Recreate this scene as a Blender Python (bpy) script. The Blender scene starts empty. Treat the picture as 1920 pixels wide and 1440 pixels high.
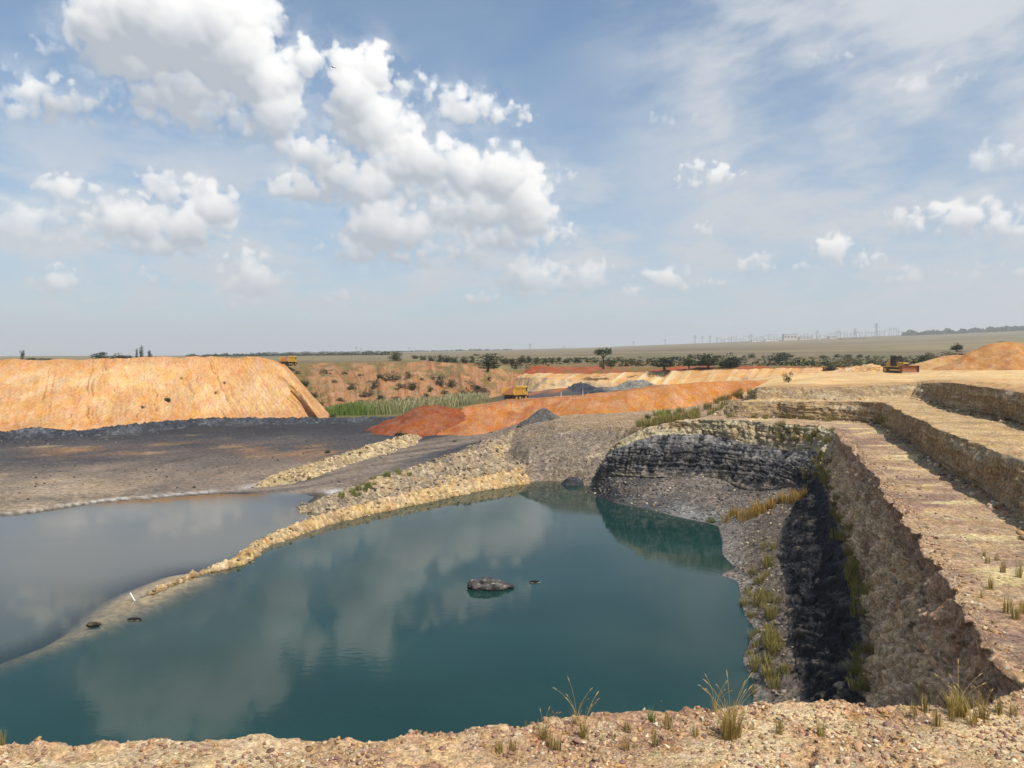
import bpy, math, random
import numpy as np
from mathutils import Vector, Matrix

rng = np.random.default_rng(7)
random.seed(7)
SC = bpy.context.scene
COL = SC.collection

# ------------------------------------------------------------------ camera
F = 1450.0                       # focal length in photo pixels (1920 wide)
CZ = 15.6                        # eye height above the lake
PITCH = math.atan(55.0 / F)
cam_d = bpy.data.cameras.new('camera')
cam_d.sensor_width = 36.0
cam_d.lens = 36.0 * F / 1920.0
cam_d.clip_start = 0.1
cam_d.clip_end = 40000
cam = bpy.data.objects.new('camera', cam_d)
COL.objects.link(cam)
cam.location = (0, 0, CZ)
cam.rotation_euler = (math.pi / 2 - PITCH, 0, 0)
SC.camera = cam

SUN_EL = math.radians(56)
SUN_H = Vector((0.56, -0.83, 0)).normalized()      # towards the sun, behind the camera to the right
SUN_DIR = Vector((SUN_H.x * math.cos(SUN_EL), SUN_H.y * math.cos(SUN_EL), math.sin(SUN_EL)))

SC.view_settings.view_transform = 'Standard'
SC.view_settings.look = 'None'
SC.view_settings.exposure = 0.0
SC.view_settings.gamma = 1.0
SC.view_settings.use_curve_mapping = False
SC.cycles.max_bounces = 6
SC.cycles.diffuse_bounces = 2
SC.cycles.glossy_bounces = 3
SC.cycles.transmission_bounces = 3
SC.cycles.transparent_max_bounces = 8
SC.cycles.volume_bounces = 1
SC.cycles.use_adaptive_sampling = True

sun_d = bpy.data.lights.new('sun', 'SUN')
sun_d.energy = 4.8
sun_d.angle = math.radians(0.5)
sun_d.color = (1.0, 0.95, 0.87)
sun = bpy.data.objects.new('sun', sun_d)
COL.objects.link(sun)
sun.rotation_euler = SUN_DIR.to_track_quat('Z', 'Y').to_euler()
sun.location = (30, -40, 90)


# ------------------------------------------------------------------ sky
def node(nt, typ, **kw):
    n = nt.nodes.new(typ)
    for k, v in kw.items():
        setattr(n, k, v)
    return n


def math_node(nt, op, a, b=None, c=None, clamp=False):
    n = nt.nodes.new('ShaderNodeMath')
    n.operation = op
    n.use_clamp = clamp
    for i, x in enumerate((a, b, c)):
        if x is None:
            continue
        if isinstance(x, (int, float)):
            n.inputs[i].default_value = x
        else:
            nt.links.new(x, n.inputs[i])
    return n.outputs[0]


def vmath(nt, op, a, b=None):
    n = nt.nodes.new('ShaderNodeVectorMath')
    n.operation = op
    for i, x in enumerate((a, b)):
        if x is None:
            continue
        if isinstance(x, (tuple, list)):
            n.inputs[i].default_value = x
        else:
            nt.links.new(x, n.inputs[i])
    return n.outputs['Value'] if op in ('LENGTH', 'DOT_PRODUCT', 'DISTANCE') else n.outputs[0]


def smooth(nt, x, lo, hi, o0=0.0, o1=1.0):
    n = nt.nodes.new('ShaderNodeMapRange')
    n.interpolation_type = 'SMOOTHSTEP'
    nt.links.new(x, n.inputs[0])
    for i, v in zip((1, 2, 3, 4), (lo, hi, o0, o1)):
        n.inputs[i].default_value = v
    return n.outputs[0]


def lin(nt, x, lo, hi, o0=0.0, o1=1.0):
    n = nt.nodes.new('ShaderNodeMapRange')
    nt.links.new(x, n.inputs[0])
    for i, v in zip((1, 2, 3, 4), (lo, hi, o0, o1)):
        n.inputs[i].default_value = v
    return n.outputs[0]


def mix(nt, fac, a, b, blend='MIX'):
    n = nt.nodes.new('ShaderNodeMix')
    n.data_type = 'RGBA'
    n.blend_type = blend
    for sock, x in ((n.inputs[0], fac), (n.inputs[6], a), (n.inputs[7], b)):
        if isinstance(x, (int, float)):
            sock.default_value = x
        elif isinstance(x, (tuple, list)):
            sock.default_value = tuple(x) if len(x) == 4 else tuple(x) + (1,)
        else:
            nt.links.new(x, sock)
    return n.outputs[2]


def noise(nt, vec, scale, detail=5, rough=0.55, color=False, dist=0.0):
    n = nt.nodes.new('ShaderNodeTexNoise')
    n.inputs['Scale'].default_value = scale
    n.inputs['Detail'].default_value = detail
    n.inputs['Roughness'].default_value = rough
    n.inputs['Distortion'].default_value = dist
    if vec is not None:
        nt.links.new(vec, n.inputs['Vector'])
    return n.outputs['Color' if color else 'Fac']


# cumulus: (centre x, centre y, half width, half height, weight) measured as directions in the sky
CLOUDS = [
    (330, 30, 150, 100, 1.0), (215, 45, 70, 75, .9), (240, 105, 75, 50, .8), (420, 90, 110, 75, .9), (562, 108, 42, 38, .8), (500, 150, 60, 60, .75), (510, 215, 55, 60, .6),
    (540, 275, 36, 40, .4), (480, 25, 50, 50, .5), (330, 170, 110, 50, .7), (385, 215, 60, 40, .45), (280, 215, 70, 30, .3), (110, 190, 85, 42, .55), (40, 205, 70, 30, .3), (30, 130, 45, 25, .22),
    (110, 85, 55, 32, .22), (455, 245, 40, 30, .3), (575, 290, 44, 30, .4),
    (645, 118, 34, 42, 1.0), (700, 128, 42, 48, 1.0), (668, 190, 56, 66, 1.05), (715, 240, 80, 56, 1.1), (770, 300, 120, 56, 1.1),
    (860, 325, 110, 50, 1.0), (612, 300, 48, 38, .8), (570, 350, 68, 36, .85), (690, 350, 140, 46, 1.0), (940, 330, 75, 60, 1.0),
    (985, 390, 60, 62, 1.0), (880, 395, 130, 42, .9), (725, 430, 85, 56, 1.0), (690, 472, 110, 34, .7), (960, 450, 110, 34, .7), (790, 480, 80, 30, .5),
    (865, 200, 75, 40, .6), (945, 214, 66, 28, .6), (785, 160, 45, 32, .4), (1045, 330, 40, 24, .25), (1050, 440, 40, 26, .5),
    (315, 350, 60, 32, .8), (245, 415, 70, 46, .9), (345, 425, 90, 46, .95), (400, 385, 46, 46, .8), (310, 458, 150, 30, .7),
    (130, 355, 58, 30, .5), (30, 420, 100, 45, .35), (110, 530, 48, 28, .5), (480, 520, 70, 50, .3), (450, 565, 60, 30, .3),
    (1330, 325, 62, 28, .8), (1290, 343, 50, 14, .3), (1810, 408, 80, 32, .7), (1890, 425, 60, 28, .7), (1740, 430, 60, 22, .3), (1700, 410, 40, 30, .25),
    (1565, 470, 36, 32, .75), (1620, 488, 46, 18, .65), (1500, 500, 35, 14, .35), (1250, 525, 66, 32, .5), (1190, 545, 50, 18, .3), (1350, 530, 60, 16, .3),
    (1320, 432, 34, 18, .35), (995, 525, 66, 48, .5), (900, 560, 42, 24, .5), (1100, 520, 60, 40, .35), (1700, 515, 60, 24, .3),
    (880, 480, 30, 40, .4), (1420, 495, 40, 24, .4), (1860, 510, 60, 24, .3), (640, 560, 70, 22, .35), (300, 525, 60, 24, .3), (170, 560, 60, 18, .3),
    (1870, 300, 90, 40, .2), (1560, 100, 60, 30, .15), (1250, 220, 90, 30, .14), (1780, 150, 120, 40, .16),
]


def sky_dir(px, py):
    x, y = (px - 960) / F, (720 - py) / F
    d = Vector((x, math.cos(PITCH) + y * math.sin(PITCH), -math.sin(PITCH) + y * math.cos(PITCH))).normalized()
    return math.atan2(d.x, d.y), math.asin(d.z)


_r2 = np.random.default_rng(5)
_g2 = _r2.random(4096).astype(np.float32) * 6.2831853
_g2x, _g2y = np.cos(_g2), np.sin(_g2)


def perlin2(x, y, seed=0):
    ix, iy = np.floor(x), np.floor(y)
    fx, fy = (x - ix).astype(np.float32), (y - iy).astype(np.float32)
    ix, iy = ix.astype(np.int64), iy.astype(np.int64)
    wx = fx * fx * fx * (fx * (fx * 6 - 15) + 10)
    wy = fy * fy * fy * (fy * (fy * 6 - 15) + 10)

    def g(dx, dy):
        h = ((ix + dx) * 374761393 + (iy + dy) * 668265263 + seed * 974711) & 0x7fffffff
        h = ((h ^ (h >> 13)) * 1274126177) & 0x7fffffff
        h = (h ^ (h >> 15)) & 4095
        return _g2x[h] * (fx - dx) + _g2y[h] * (fy - dy)
    a_ = g(0, 0) + wx * (g(1, 0) - g(0, 0))
    b_ = g(0, 1) + wx * (g(1, 1) - g(0, 1))
    return (a_ + wy * (b_ - a_)) * 1.5


def fbm2(x, y, octv, seed=0, gain=.5, billow=False):
    a, s, t = 1.0, 0.0, 0.0
    for k in range(octv):
        n_ = perlin2(x, y, seed + 31 * k)
        s = s + a * (np.abs(n_) * 2 - .5 if billow else n_)
        t += a
        a *= gain
        x, y = x * 2.07 + 3.1, y * 2.07 + 7.7
    return s / t


def np_smooth(x, lo, hi):
    t = np.clip((x - lo) / (hi - lo), 0, 1)
    return t * t * (3 - 2 * t)


def blur(a, r):
    k = np.exp(-.5 * (np.arange(-int(3 * r) - 1, int(3 * r) + 2) / r) ** 2)
    k /= k.sum()
    n = len(k) // 2
    for ax in (0, 1):
        pad = [(0, 0), (0, 0)]
        pad[ax] = (n, n)
        b = np.pad(a, pad, mode='edge')
        out = np.zeros_like(a)
        for i, w in enumerate(k):
            out += w * (b[i:i + a.shape[0]] if ax == 0 else b[:, i:i + a.shape[1]])
        a = out
    return a


def cloud_layers(A, E, blobs, seed, fine):
    """density, light over a grid of azimuth and elevation, from heaps of round puffs"""
    h, w = A.shape
    a0, e0 = A[0, 0], E[0, 0]
    sx, sy = (A[0, -1] - a0) / (w - 1), (E[-1, 0] - e0) / (h - 1)
    r_ = np.random.default_rng(seed)
    H = np.zeros((h, w), np.float32)          # bulge towards the viewer
    D = np.zeros((h, w), np.float32)          # optical thickness
    wx = .0065 * fbm2(A * 48, E * 52, 5, 1, .55) + .004 * fbm2(A * 14, E * 16, 2, 5)
    wy = .0065 * fbm2(A * 48 + 9, E * 52, 5, 3, .55)
    for (ca, ce, ra, re, wt) in blobs:
        n_ = int(fine * (10 + 900 * math.sqrt(ra * re))) + 4
        for k in range(n_):
            th, rr = r_.random() * 6.283, math.sqrt(r_.random())
            u, v = math.cos(th) * rr, math.sin(th) * rr
            if v < 0:
                v *= .75
            s = min(ra, re)
            r = s * (.52 - .34 * rr) * (.55 + .75 * r_.random())
            x, y = ca + u * (ra - .3 * r), ce + v * (re - .3 * r)
            zc = s * (1 - rr * rr) * .9 + .25 * s * r_.random()
            i0, i1 = max(0, int((y - 1.6 * r - e0) / sy)), min(h, int((y + 1.6 * r - e0) / sy) + 2)
            j0, j1 = max(0, int((x - 1.6 * r - a0) / sx)), min(w, int((x + 1.6 * r - a0) / sx) + 2)
            if i1 <= i0 or j1 <= j0:
                continue
            X = A[i0:i1, j0:j1] + wx[i0:i1, j0:j1] - x
            Y = E[i0:i1, j0:j1] + wy[i0:i1, j0:j1] - y
            q = 1 - (X * X + Y * Y) / (r * r)
            m = q > 0
            b = np.where(m, zc + r * np.sqrt(np.maximum(q, 0)), 0)
            t = H[i0:i1, j0:j1]
            kk = .14 * r
            d = b - t
            sm = np.where(np.abs(d) < kk, np.maximum(b, t) + (kk - np.abs(d)) ** 2 / (4 * kk), np.maximum(b, t))
            H[i0:i1, j0:j1] = np.where(m, sm, t)
            D[i0:i1, j0:j1] += np.where(m, np.maximum(q, 0) * wt * min(1, r / s + .35) * .8, 0)
    det = fbm2((A + wx) * 90, (E + wy) * 95, 4, 61, .55)
    D = D * (1 + .35 * fbm2(A * 30, E * 34, 4, 62, .6)) + np.where(D > 0, .22 * det, 0)
    dens = 1 - np.exp(-np.maximum(D - .16, 0) * 2.6)
    # frayed, half transparent fringes
    wisp = np.maximum(fbm2((A + 2 * wx) * 22, (E + 2 * wy) * 30, 6, 63, .6) + .28, 0)
    halo = 1 - np.exp(-blur(np.minimum(D, 1.2), 15) * wisp * 2.6)
    dens = np.clip(1 - (1 - dens) * (1 - .8 * halo), 0, 1)
    Hs = blur(H, 1.6) + .0012 * det * np_smooth(H, 0, .01)
    gy, gx = np.gradient(Hs)
    nx, ny = -gx / sx, -gy / sy
    k = .75
    ln = np.sqrt((k * nx) ** 2 + (k * ny) ** 2 + 1)
    lam = (k * nx * .34 + k * ny * .80 + .50) / ln
    lam = np.clip(lam, -.3, 1)
    # light that is lost in the cloud above
    depth = np.zeros_like(D)
    T = np.minimum(D, 2.5)
    for q in range(1, 13):
        d = .004 * q ** 1.4
        i, j = int(round(d * .92 / sy)), int(round(d * .38 / sx))
        sh = np.roll(np.roll(T, -i, 0), -j, 1)
        depth += sh * (.02 + .006 * q)
    shade = np.exp(-depth * 1.15)
    big = blur(H, 14)
    gy2, _ = np.gradient(big)
    base = np.clip(-gy2 / sy * 1.0, -.5, .6)
    light = .08 + .40 * lam + .52 * shade + .26 * base + .04 * det
    light = blur(light, .7)
    light = np.where(H > 0, light, .62)
    light = blur(light, 1.2)
    return dens, np.clip((light - .12) * 1.12, 0, 1)


def cloud_image(name, a0, a1, e0, e1, w, h, detail, generic):
    A, E = np.meshgrid(np.linspace(a0, a1, w), np.linspace(e0, e1, h))
    A, E = A.astype(np.float32), E.astype(np.float32)
    if generic:
        r_ = np.random.default_rng(17)
        blobs = [(r_.uniform(-3.1, 3.1), r_.uniform(.05, 1.2), r_.uniform(.04, .16), r_.uniform(.025, .07), r_.uniform(.4, 1)) for _ in range(170)]
    else:
        blobs = [(*sky_dir(c_[0], c_[1]), c_[2] * 1.06 / F, c_[3] * 1.06 / F, c_[4]) for c_ in CLOUDS]
    dens, light = cloud_layers(A, E, blobs, 3, .35 if generic else 1.0)
    side = np_smooth(A, .02, .30)
    streak = fbm2(A * 5 + E * 3, E * 15 - A * 3.5, 6, 41, .58)
    patch = fbm2(A * 3, E * 5, 3, 43, .5)
    veil = np_smooth(streak + .5 * patch, -.55, .40) * (.10 + .80 * side * np_smooth(patch + .55 + .9 * (A - .2), -.2, .35)) + .10 * side
    lowv = np_smooth(fbm2(A * 7, E * 20, 6, 44, .6), -.38, .34) * (1 - np_smooth(E, .14, .36)) * np_smooth(E, .015, .06) * .95
    veil = np.maximum(veil, lowv)
    im = bpy.data.images.new(name, w, h, alpha=True, float_buffer=True)
    im.colorspace_settings.name = 'Non-Color'
    px_ = np.ones((h, w, 4), dtype=np.float32)
    px_[..., 0], px_[..., 1], px_[..., 2] = dens, light, veil
    if not generic:                       # feather into the rest of the sky
        ea = np.minimum(A - a0, a1 - A)
        px_[..., 3] = np_smooth(ea, .005, .09) * np_smooth(e1 - E, .005, .09)
    im.pixels.foreach_set(px_.ravel())
    im.update()
    im.pack()
    return im


world = bpy.data.worlds.new('World')
SC.world = world
world.use_nodes = True
nt = world.node_tree
nt.nodes.clear()
tc = node(nt, 'ShaderNodeTexCoord')
sky = node(nt, 'ShaderNodeTexSky', sky_type='NISHITA', sun_disc=False)
sky.sun_elevation = SUN_EL
sky.sun_rotation = math.atan2(SUN_DIR.x, SUN_DIR.y)
sky.altitude = 1500
sky.air_density = 1.0
sky.dust_density = 1.5
sky.ozone_density = 1.5
sep = node(nt, 'ShaderNodeSeparateXYZ')
nt.links.new(tc.outputs['Generated'], sep.inputs[0])
az = math_node(nt, 'ARCTAN2', sep.outputs[0], sep.outputs[1])
el = math_node(nt, 'ARCSINE', sep.outputs[2])


def sky_image(im, a0, a1, e0, e1):
    cmb = node(nt, 'ShaderNodeCombineXYZ')
    nt.links.new(lin(nt, az, a0, a1), cmb.inputs[0])
    nt.links.new(lin(nt, el, e0, e1), cmb.inputs[1])
    tx = node(nt, 'ShaderNodeTexImage', image=im, extension='EXTEND')
    nt.links.new(cmb.outputs[0], tx.inputs[0])
    return tx


WIN = (math.radians(-44), math.radians(44), math.radians(-1), math.radians(37))
t_in = sky_image(cloud_image('sky_front', *WIN, 1320, 570, 6, False), *WIN)
ALL = (-math.pi, math.pi, 0.0, math.pi / 2)
t_all = sky_image(cloud_image('sky_round', *ALL, 900, 225, 3, True), *ALL)
inside = math_node(nt, 'MULTIPLY', t_in.outputs['Alpha'], math_node(nt, 'LESS_THAN', math_node(nt, 'ABSOLUTE', az), WIN[1]))
field = mix(nt, inside, t_all.outputs['Color'], t_in.outputs['Color'])
fs = node(nt, 'ShaderNodeSeparateColor')
nt.links.new(field, fs.inputs[0])
dens, light, veil = fs.outputs
S = 10.0                                   # background strength below is 1/S
skyc = mix(nt, 1.0, sky.outputs[0], (0.92, 1.32, 1.42), 'MULTIPLY')
c = mix(nt, veil, skyc, (6.5, 6.9, 7.4))
ccol = mix(nt, light, (4.9, 5.3, 5.9), (12.0, 11.8, 11.4))
c = mix(nt, dens, c, ccol)
# the air thickens towards the horizon
hz = math_node(nt, 'POWER', 2.718, math_node(nt, 'MULTIPLY', math_node(nt, 'MAXIMUM', el, 0.0), -4.3))
hzf = math_node(nt, 'MULTIPLY', math_node(nt, 'MULTIPLY', hz, .97), math_node(nt, 'SUBTRACT', 1.0, math_node(nt, 'MULTIPLY', math_node(nt, 'MAXIMUM', veil, dens), .42)))
c = mix(nt, hzf, c, (5.05, 5.35, 5.75))
bg = node(nt, 'ShaderNodeBackground')
nt.links.new(c, bg.inputs[0])
bg.inputs[1].default_value = 1.0 / S
wo = node(nt, 'ShaderNodeOutputWorld')
nt.links.new(bg.outputs[0], wo.inputs[0])
world.cycles.sampling_method = 'MANUAL'
world.cycles.sample_map_resolution = 512


# ------------------------------------------------------------------ helpers: space, noise, meshes
def P(px, py, z):
    """point of the place at height z that lies along the direction of photo position (px, py)"""
    x, y = (px - 960) / F, (720 - py) / F
    dy = math.cos(PITCH) + y * math.sin(PITCH)
    dz = -math.sin(PITCH) + y * math.cos(PITCH)
    t = (z - CZ) / dz
    return (x * t, dy * t, z)


def PD(px, py, Y):
    x, y = (px - 960) / F, (720 - py) / F
    dy = math.cos(PITCH) + y * math.sin(PITCH)
    dz = -math.sin(PITCH) + y * math.cos(PITCH)
    t = Y / dy
    return (x * t, Y, CZ + dz * t)


def PY(px, Y, z):
    d = Y * math.cos(PITCH) - (z - CZ) * math.sin(PITCH)
    return ((px - 960) / F * d, Y, z)


def project(p):
    x, y, z = p[0], p[1], p[2] - CZ
    d = y * math.cos(PITCH) - z * math.sin(PITCH)
    u = y * math.sin(PITCH) + z * math.cos(PITCH)
    return 960 + F * x / d, 720 - F * u / d


def srgb(r, g, b, k=1.0):
    f = lambda c: (c / 255 / 12.92 if c / 255 <= .04045 else ((c / 255 + .055) / 1.055) ** 2.4)
    return np.array([f(r) * k, f(g) * k, f(b) * k])


_pr = np.random.default_rng(99)
_grad = _pr.normal(size=(256, 3))
_grad /= np.linalg.norm(_grad, axis=1)[:, None]
_rand = _pr.random(65536)


_perm = _pr.permutation(1024).astype(np.int32)
_perm = np.concatenate([_perm, _perm])
_gradp = np.ascontiguousarray(_grad[_perm[:1024] & 255].astype(np.float32))
_rand = _rand.astype(np.float32)


def perlin(Q, seed=0):
    Q = np.asarray(Q)
    sh = Q.shape[:-1]
    Q = Q.reshape(-1, 3).astype(np.float32)
    i = np.floor(Q)
    f = Q - i
    i = i.astype(np.int32)
    w = f * f * f * (f * (f * 6 - 15) + 10)
    res = np.zeros(len(Q), np.float32)
    off = (seed * 97) & 1023
    y0, z0 = i[:, 1], i[:, 2]
    for dx in (0, 1):
        wx = w[:, 0] if dx else 1 - w[:, 0]
        hx = _perm[(i[:, 0] + (dx + off)) & 1023]
        fx = f[:, 0] - dx
        for dy in (0, 1):
            wxy = wx * (w[:, 1] if dy else 1 - w[:, 1])
            hy = _perm[hx + ((y0 + dy) & 1023)]
            fy = f[:, 1] - dy
            for dz in (0, 1):
                g = _gradp[(hy + z0 + dz) & 1023]
                d = g[:, 0] * fx + g[:, 1] * fy + g[:, 2] * (f[:, 2] - dz)
                res += d * (wxy * (w[:, 2] if dz else 1 - w[:, 2]))
    return (res * 1.5).reshape(sh)


def fbm(Q, scale, octv=4, seed=0, gain=.5):
    Q = np.asarray(Q) * np.asarray(scale)
    a, s, t = 1.0, 0.0, 0.0
    for k in range(octv):
        s = s + a * perlin(Q, seed + k * 17)
        t += a
        a *= gain
        Q = Q * 2.03 + 11.7
    return s / t


def ridged(Q, scale, octv=4, seed=0, gain=.5):
    Q = np.asarray(Q) * np.asarray(scale)
    a, s, t = 1.0, 0.0, 0.0
    for k in range(octv):
        s = s + a * (1 - 2 * np.abs(perlin(Q, seed + k * 17)))
        t += a
        a *= gain
        Q = Q * 2.03 + 11.7
    return s / t


def cells(Q, scale, seed=0):
    """cellular noise: nearest distance, second distance, random number of the cell"""
    Q = np.asarray(Q) * np.asarray(scale)
    sh = Q.shape[:-1]
    Q = Q.reshape(-1, 3).astype(np.float32)
    i = np.floor(Q).astype(np.int32)
    f = Q - i
    F1 = np.full(len(Q), 9.0, np.float32)
    F2 = np.full(len(Q), 9.0, np.float32)
    ID = np.zeros(len(Q), np.float32)
    off = (seed * 131) & 1023
    for dx in (-1, 0, 1):
        hx = _perm[(i[:, 0] + (dx + off)) & 1023]
        for dy in (-1, 0, 1):
            hy = _perm[hx + ((i[:, 1] + dy) & 1023)]
            for dz in (-1, 0, 1):
                h = _perm[hy + ((i[:, 2] + dz) & 1023)]
                ox = _rand[h] + (dx - f[:, 0])
                oy = _rand[h + 2000] + (dy - f[:, 1])
                oz = _rand[h + 4000] + (dz - f[:, 2])
                d = ox * ox + oy * oy + oz * oz
                near = d < F1
                F2 = np.where(near, F1, np.minimum(F2, d))
                ID = np.where(near, _rand[h + 6000], ID)
                F1 = np.minimum(F1, d)
    return np.sqrt(F1).reshape(sh), np.sqrt(F2).reshape(sh), ID.reshape(sh)


def sstep(x, lo, hi):
    t = np.clip((x - lo) / (hi - lo), 0, 1)
    return t * t * (3 - 2 * t)


def cmix(a, b, t):
    return a * (1 - t[..., None]) + b * t[..., None]


def tag(o, label=None, cat=None, group=None, kind=None):
    if label:
        o['label'] = label
    if cat:
        o['category'] = cat
    if group:
        o['group'] = group
    if kind:
        o['kind'] = kind
    return o


def link(name, me, parent=None, loc=None):
    o = bpy.data.objects.new(name, me)
    COL.objects.link(o)
    if parent is not None:
        o.parent = parent
    if loc is not None:
        o.location = loc
    return o


def empty(name, loc=(0, 0, 0), rz=0.0, scale=1.0):
    o = bpy.data.objects.new(name, None)
    COL.objects.link(o)
    o.location = loc
    o.rotation_euler = (0, 0, rz)
    o.scale = (scale,) * 3
    o.empty_display_size = .3
    return o


def set_col(me, col):
    a = me.color_attributes.new('Col', 'FLOAT_COLOR', 'POINT')
    c = np.ones((len(me.vertices), 4), dtype=np.float32)
    c[:, :3] = np.asarray(col).reshape(-1, 3)
    a.data.foreach_set('color', c.ravel())


def raw_mesh(name, V, faces, mats, col=None, smooth_=False):
    """V (n,3), faces (m,3) or (m,4) numpy"""
    me = bpy.data.meshes.new(name)
    V = np.asarray(V, dtype=np.float32)
    faces = np.asarray(faces, dtype=np.int32)
    n, k = faces.shape
    me.vertices.add(len(V))
    me.vertices.foreach_set('co', V.ravel())
    me.loops.add(n * k)
    me.loops.foreach_set('vertex_index', faces.ravel())
    me.polygons.add(n)
    me.polygons.foreach_set('loop_start', np.arange(n, dtype=np.int32) * k)
    me.polygons.foreach_set('loop_total', np.full(n, k, dtype=np.int32))
    if smooth_:
        me.polygons.foreach_set('use_smooth', np.ones(n, dtype=bool))
    me.update(calc_edges=True)
    me.validate()
    if col is not None:
        set_col(me, col)
    for m in (mats if isinstance(mats, (list, tuple)) else [mats]):
        me.materials.append(m)
    return me


def grid_faces(R, C):
    i = np.arange(R * C).reshape(R, C)
    return np.stack([i[:-1, :-1], i[1:, :-1], i[1:, 1:], i[:-1, 1:]], -1).reshape(-1, 4)


def grid_obj(name, V, col, mat, parent=None):
    R, C, _ = V.shape
    me = raw_mesh(name, V.reshape(-1, 3), grid_faces(R, C), mat, col.reshape(-1, 3), True)
    return link(name, me, parent)


def normals(V):
    du = np.gradient(V, axis=1)
    dv = np.gradient(V, axis=0)
    n = np.cross(du, dv)
    n /= np.linalg.norm(n, axis=-1, keepdims=True) + 1e-12
    s = (n * (np.array([0, 0, CZ]) - V)).sum(-1)
    if np.mean(s) < 0:
        n = -n
    return n


def resample(pts, n, power=.8):
    pts = np.array(pts, dtype=float)
    if len(pts) > 2:                       # Catmull-Rom
        e = np.vstack([2 * pts[0] - pts[1], pts, 2 * pts[-1] - pts[-2]])
        out = []
        for k in range(1, len(e) - 2):
            t = np.linspace(0, 1, 24, endpoint=False)[:, None]
            a, b, c_, d = e[k - 1], e[k], e[k + 1], e[k + 2]
            cr = .5 * ((2 * b) + (-a + c_) * t + (2 * a - 5 * b + 4 * c_ - d) * t ** 2 + (-a + 3 * b - 3 * c_ + d) * t ** 3)
            ln = b + (c_ - b) * t
            out.append(.6 * cr + .4 * ln)
        out.append(pts[-1:])
        pts = np.vstack(out)
    seg = np.linalg.norm(np.diff(pts, axis=0), axis=1)
    mid = .5 * (pts[1:] + pts[:-1])
    w = seg / np.maximum(4, np.linalg.norm(mid - np.array([0, 0, CZ]), axis=1)) ** power + 1e-9
    s = np.concatenate([[0], np.cumsum(w)])
    s /= s[-1]
    t = np.linspace(0, 1, n)
    return np.stack([np.interp(t, s, pts[:, k]) for k in range(3)], -1)


def loft(guides, rows, ncol, prof=None, matched=False):
    """guides: list of polylines; rows: rows per interval"""
    if matched:
        n_ = len(guides[0])
        mean = np.mean([np.array(g, float) for g in guides], 0)
        par = np.concatenate([[0], np.cumsum(np.linalg.norm(np.diff(mean, axis=0), axis=1))])
        tt_ = np.linspace(0, par[-1], ncol)
        G = [np.stack([np.interp(tt_, par, np.array(g, float)[:, k]) for k in range(3)], -1) for g in guides]
        ker = np.ones(max(3, ncol // 45) | 1)
        ker /= ker.sum()
        h_ = len(ker) // 2
        G = [np.stack([np.convolve(np.pad(g[:, k], h_, mode='reflect', reflect_type='odd'), ker, 'valid') for k in range(3)], -1) for g in G]
    else:
        G = [resample(g, ncol) for g in guides]
    out = []
    for k, r in enumerate(rows):
        t = np.linspace(0, 1, r, endpoint=(k == len(rows) - 1))
        if prof and prof[k]:
            t = t ** prof[k]
        out.append(G[k][None] + (G[k + 1] - G[k])[None] * t[:, None, None])
    return np.concatenate(out, 0)


# ------------------------------------------------------------------ materials
def ground_mat(name, speck=6.0, speck_amt=.25, peb=9.0, peb_amt=.2, bump=.5, bscale=8.0, bdist=.05, rough=.95, stretch=(1, 1, 1)):
    m = bpy.data.materials.new(name)
    m.use_nodes = True
    t = m.node_tree
    bs = t.nodes['Principled BSDF']
    tcn = t.nodes.new('ShaderNodeTexCoord')
    vec = tcn.outputs['Object']
    if stretch != (1, 1, 1):
        vec = vmath(t, 'MULTIPLY', vec, stretch)
    at = t.nodes.new('ShaderNodeAttribute')
    at.attribute_name = 'Col'
    a = lin(t, noise(t, vec, speck, 7, .72), .3, .7, 1 - speck_amt, 1 + speck_amt)
    b = lin(t, noise(t, vec, speck / 14, 4, .6), .3, .7, .84, 1.16)
    vo = t.nodes.new('ShaderNodeTexVoronoi')
    vo.inputs['Scale'].default_value = peb
    t.links.new(vec, vo.inputs['Vector'])
    sepc = t.nodes.new('ShaderNodeSeparateColor')
    t.links.new(vo.outputs['Color'], sepc.inputs[0])
    v = lin(t, sepc.outputs[0], 0, 1, 1 - peb_amt, 1 + peb_amt)
    k = math_node(t, 'MULTIPLY', math_node(t, 'MULTIPLY', a, b), v)
    sc = t.nodes.new('ShaderNodeVectorMath')
    sc.operation = 'SCALE'
    t.links.new(at.outputs['Color'], sc.inputs[0])
    t.links.new(k, sc.inputs['Scale'])
    # small hue drift
    hue = t.nodes.new('ShaderNodeHueSaturation')
    t.links.new(sc.outputs[0], hue.inputs['Color'])
    t.links.new(lin(t, noise(t, vec, speck / 3, 4, .6), .3, .7, .488, .512), hue.inputs['Hue'])
    t.links.new(lin(t, noise(t, vec, speck / 5, 4, .6), .3, .7, .85, 1.12), hue.inputs['Saturation'])
    t.links.new(hue.outputs[0], bs.inputs['Base Color'])
    bs.inputs['Roughness'].default_value = rough
    bs.inputs['Specular IOR Level'].default_value = .12
    hgt = math_node(t, 'ADD', noise(t, vec, bscale, 9, .68), math_node(t, 'MULTIPLY', vo.outputs['Distance'], -.55))
    bp = t.nodes.new('ShaderNodeBump')
    bp.inputs['Strength'].default_value = bump
    bp.inputs['Distance'].default_value = bdist
    t.links.new(hgt, bp.inputs['Height'])
    t.links.new(bp.outputs[0], bs.inputs['Normal'])
    return m


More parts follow.
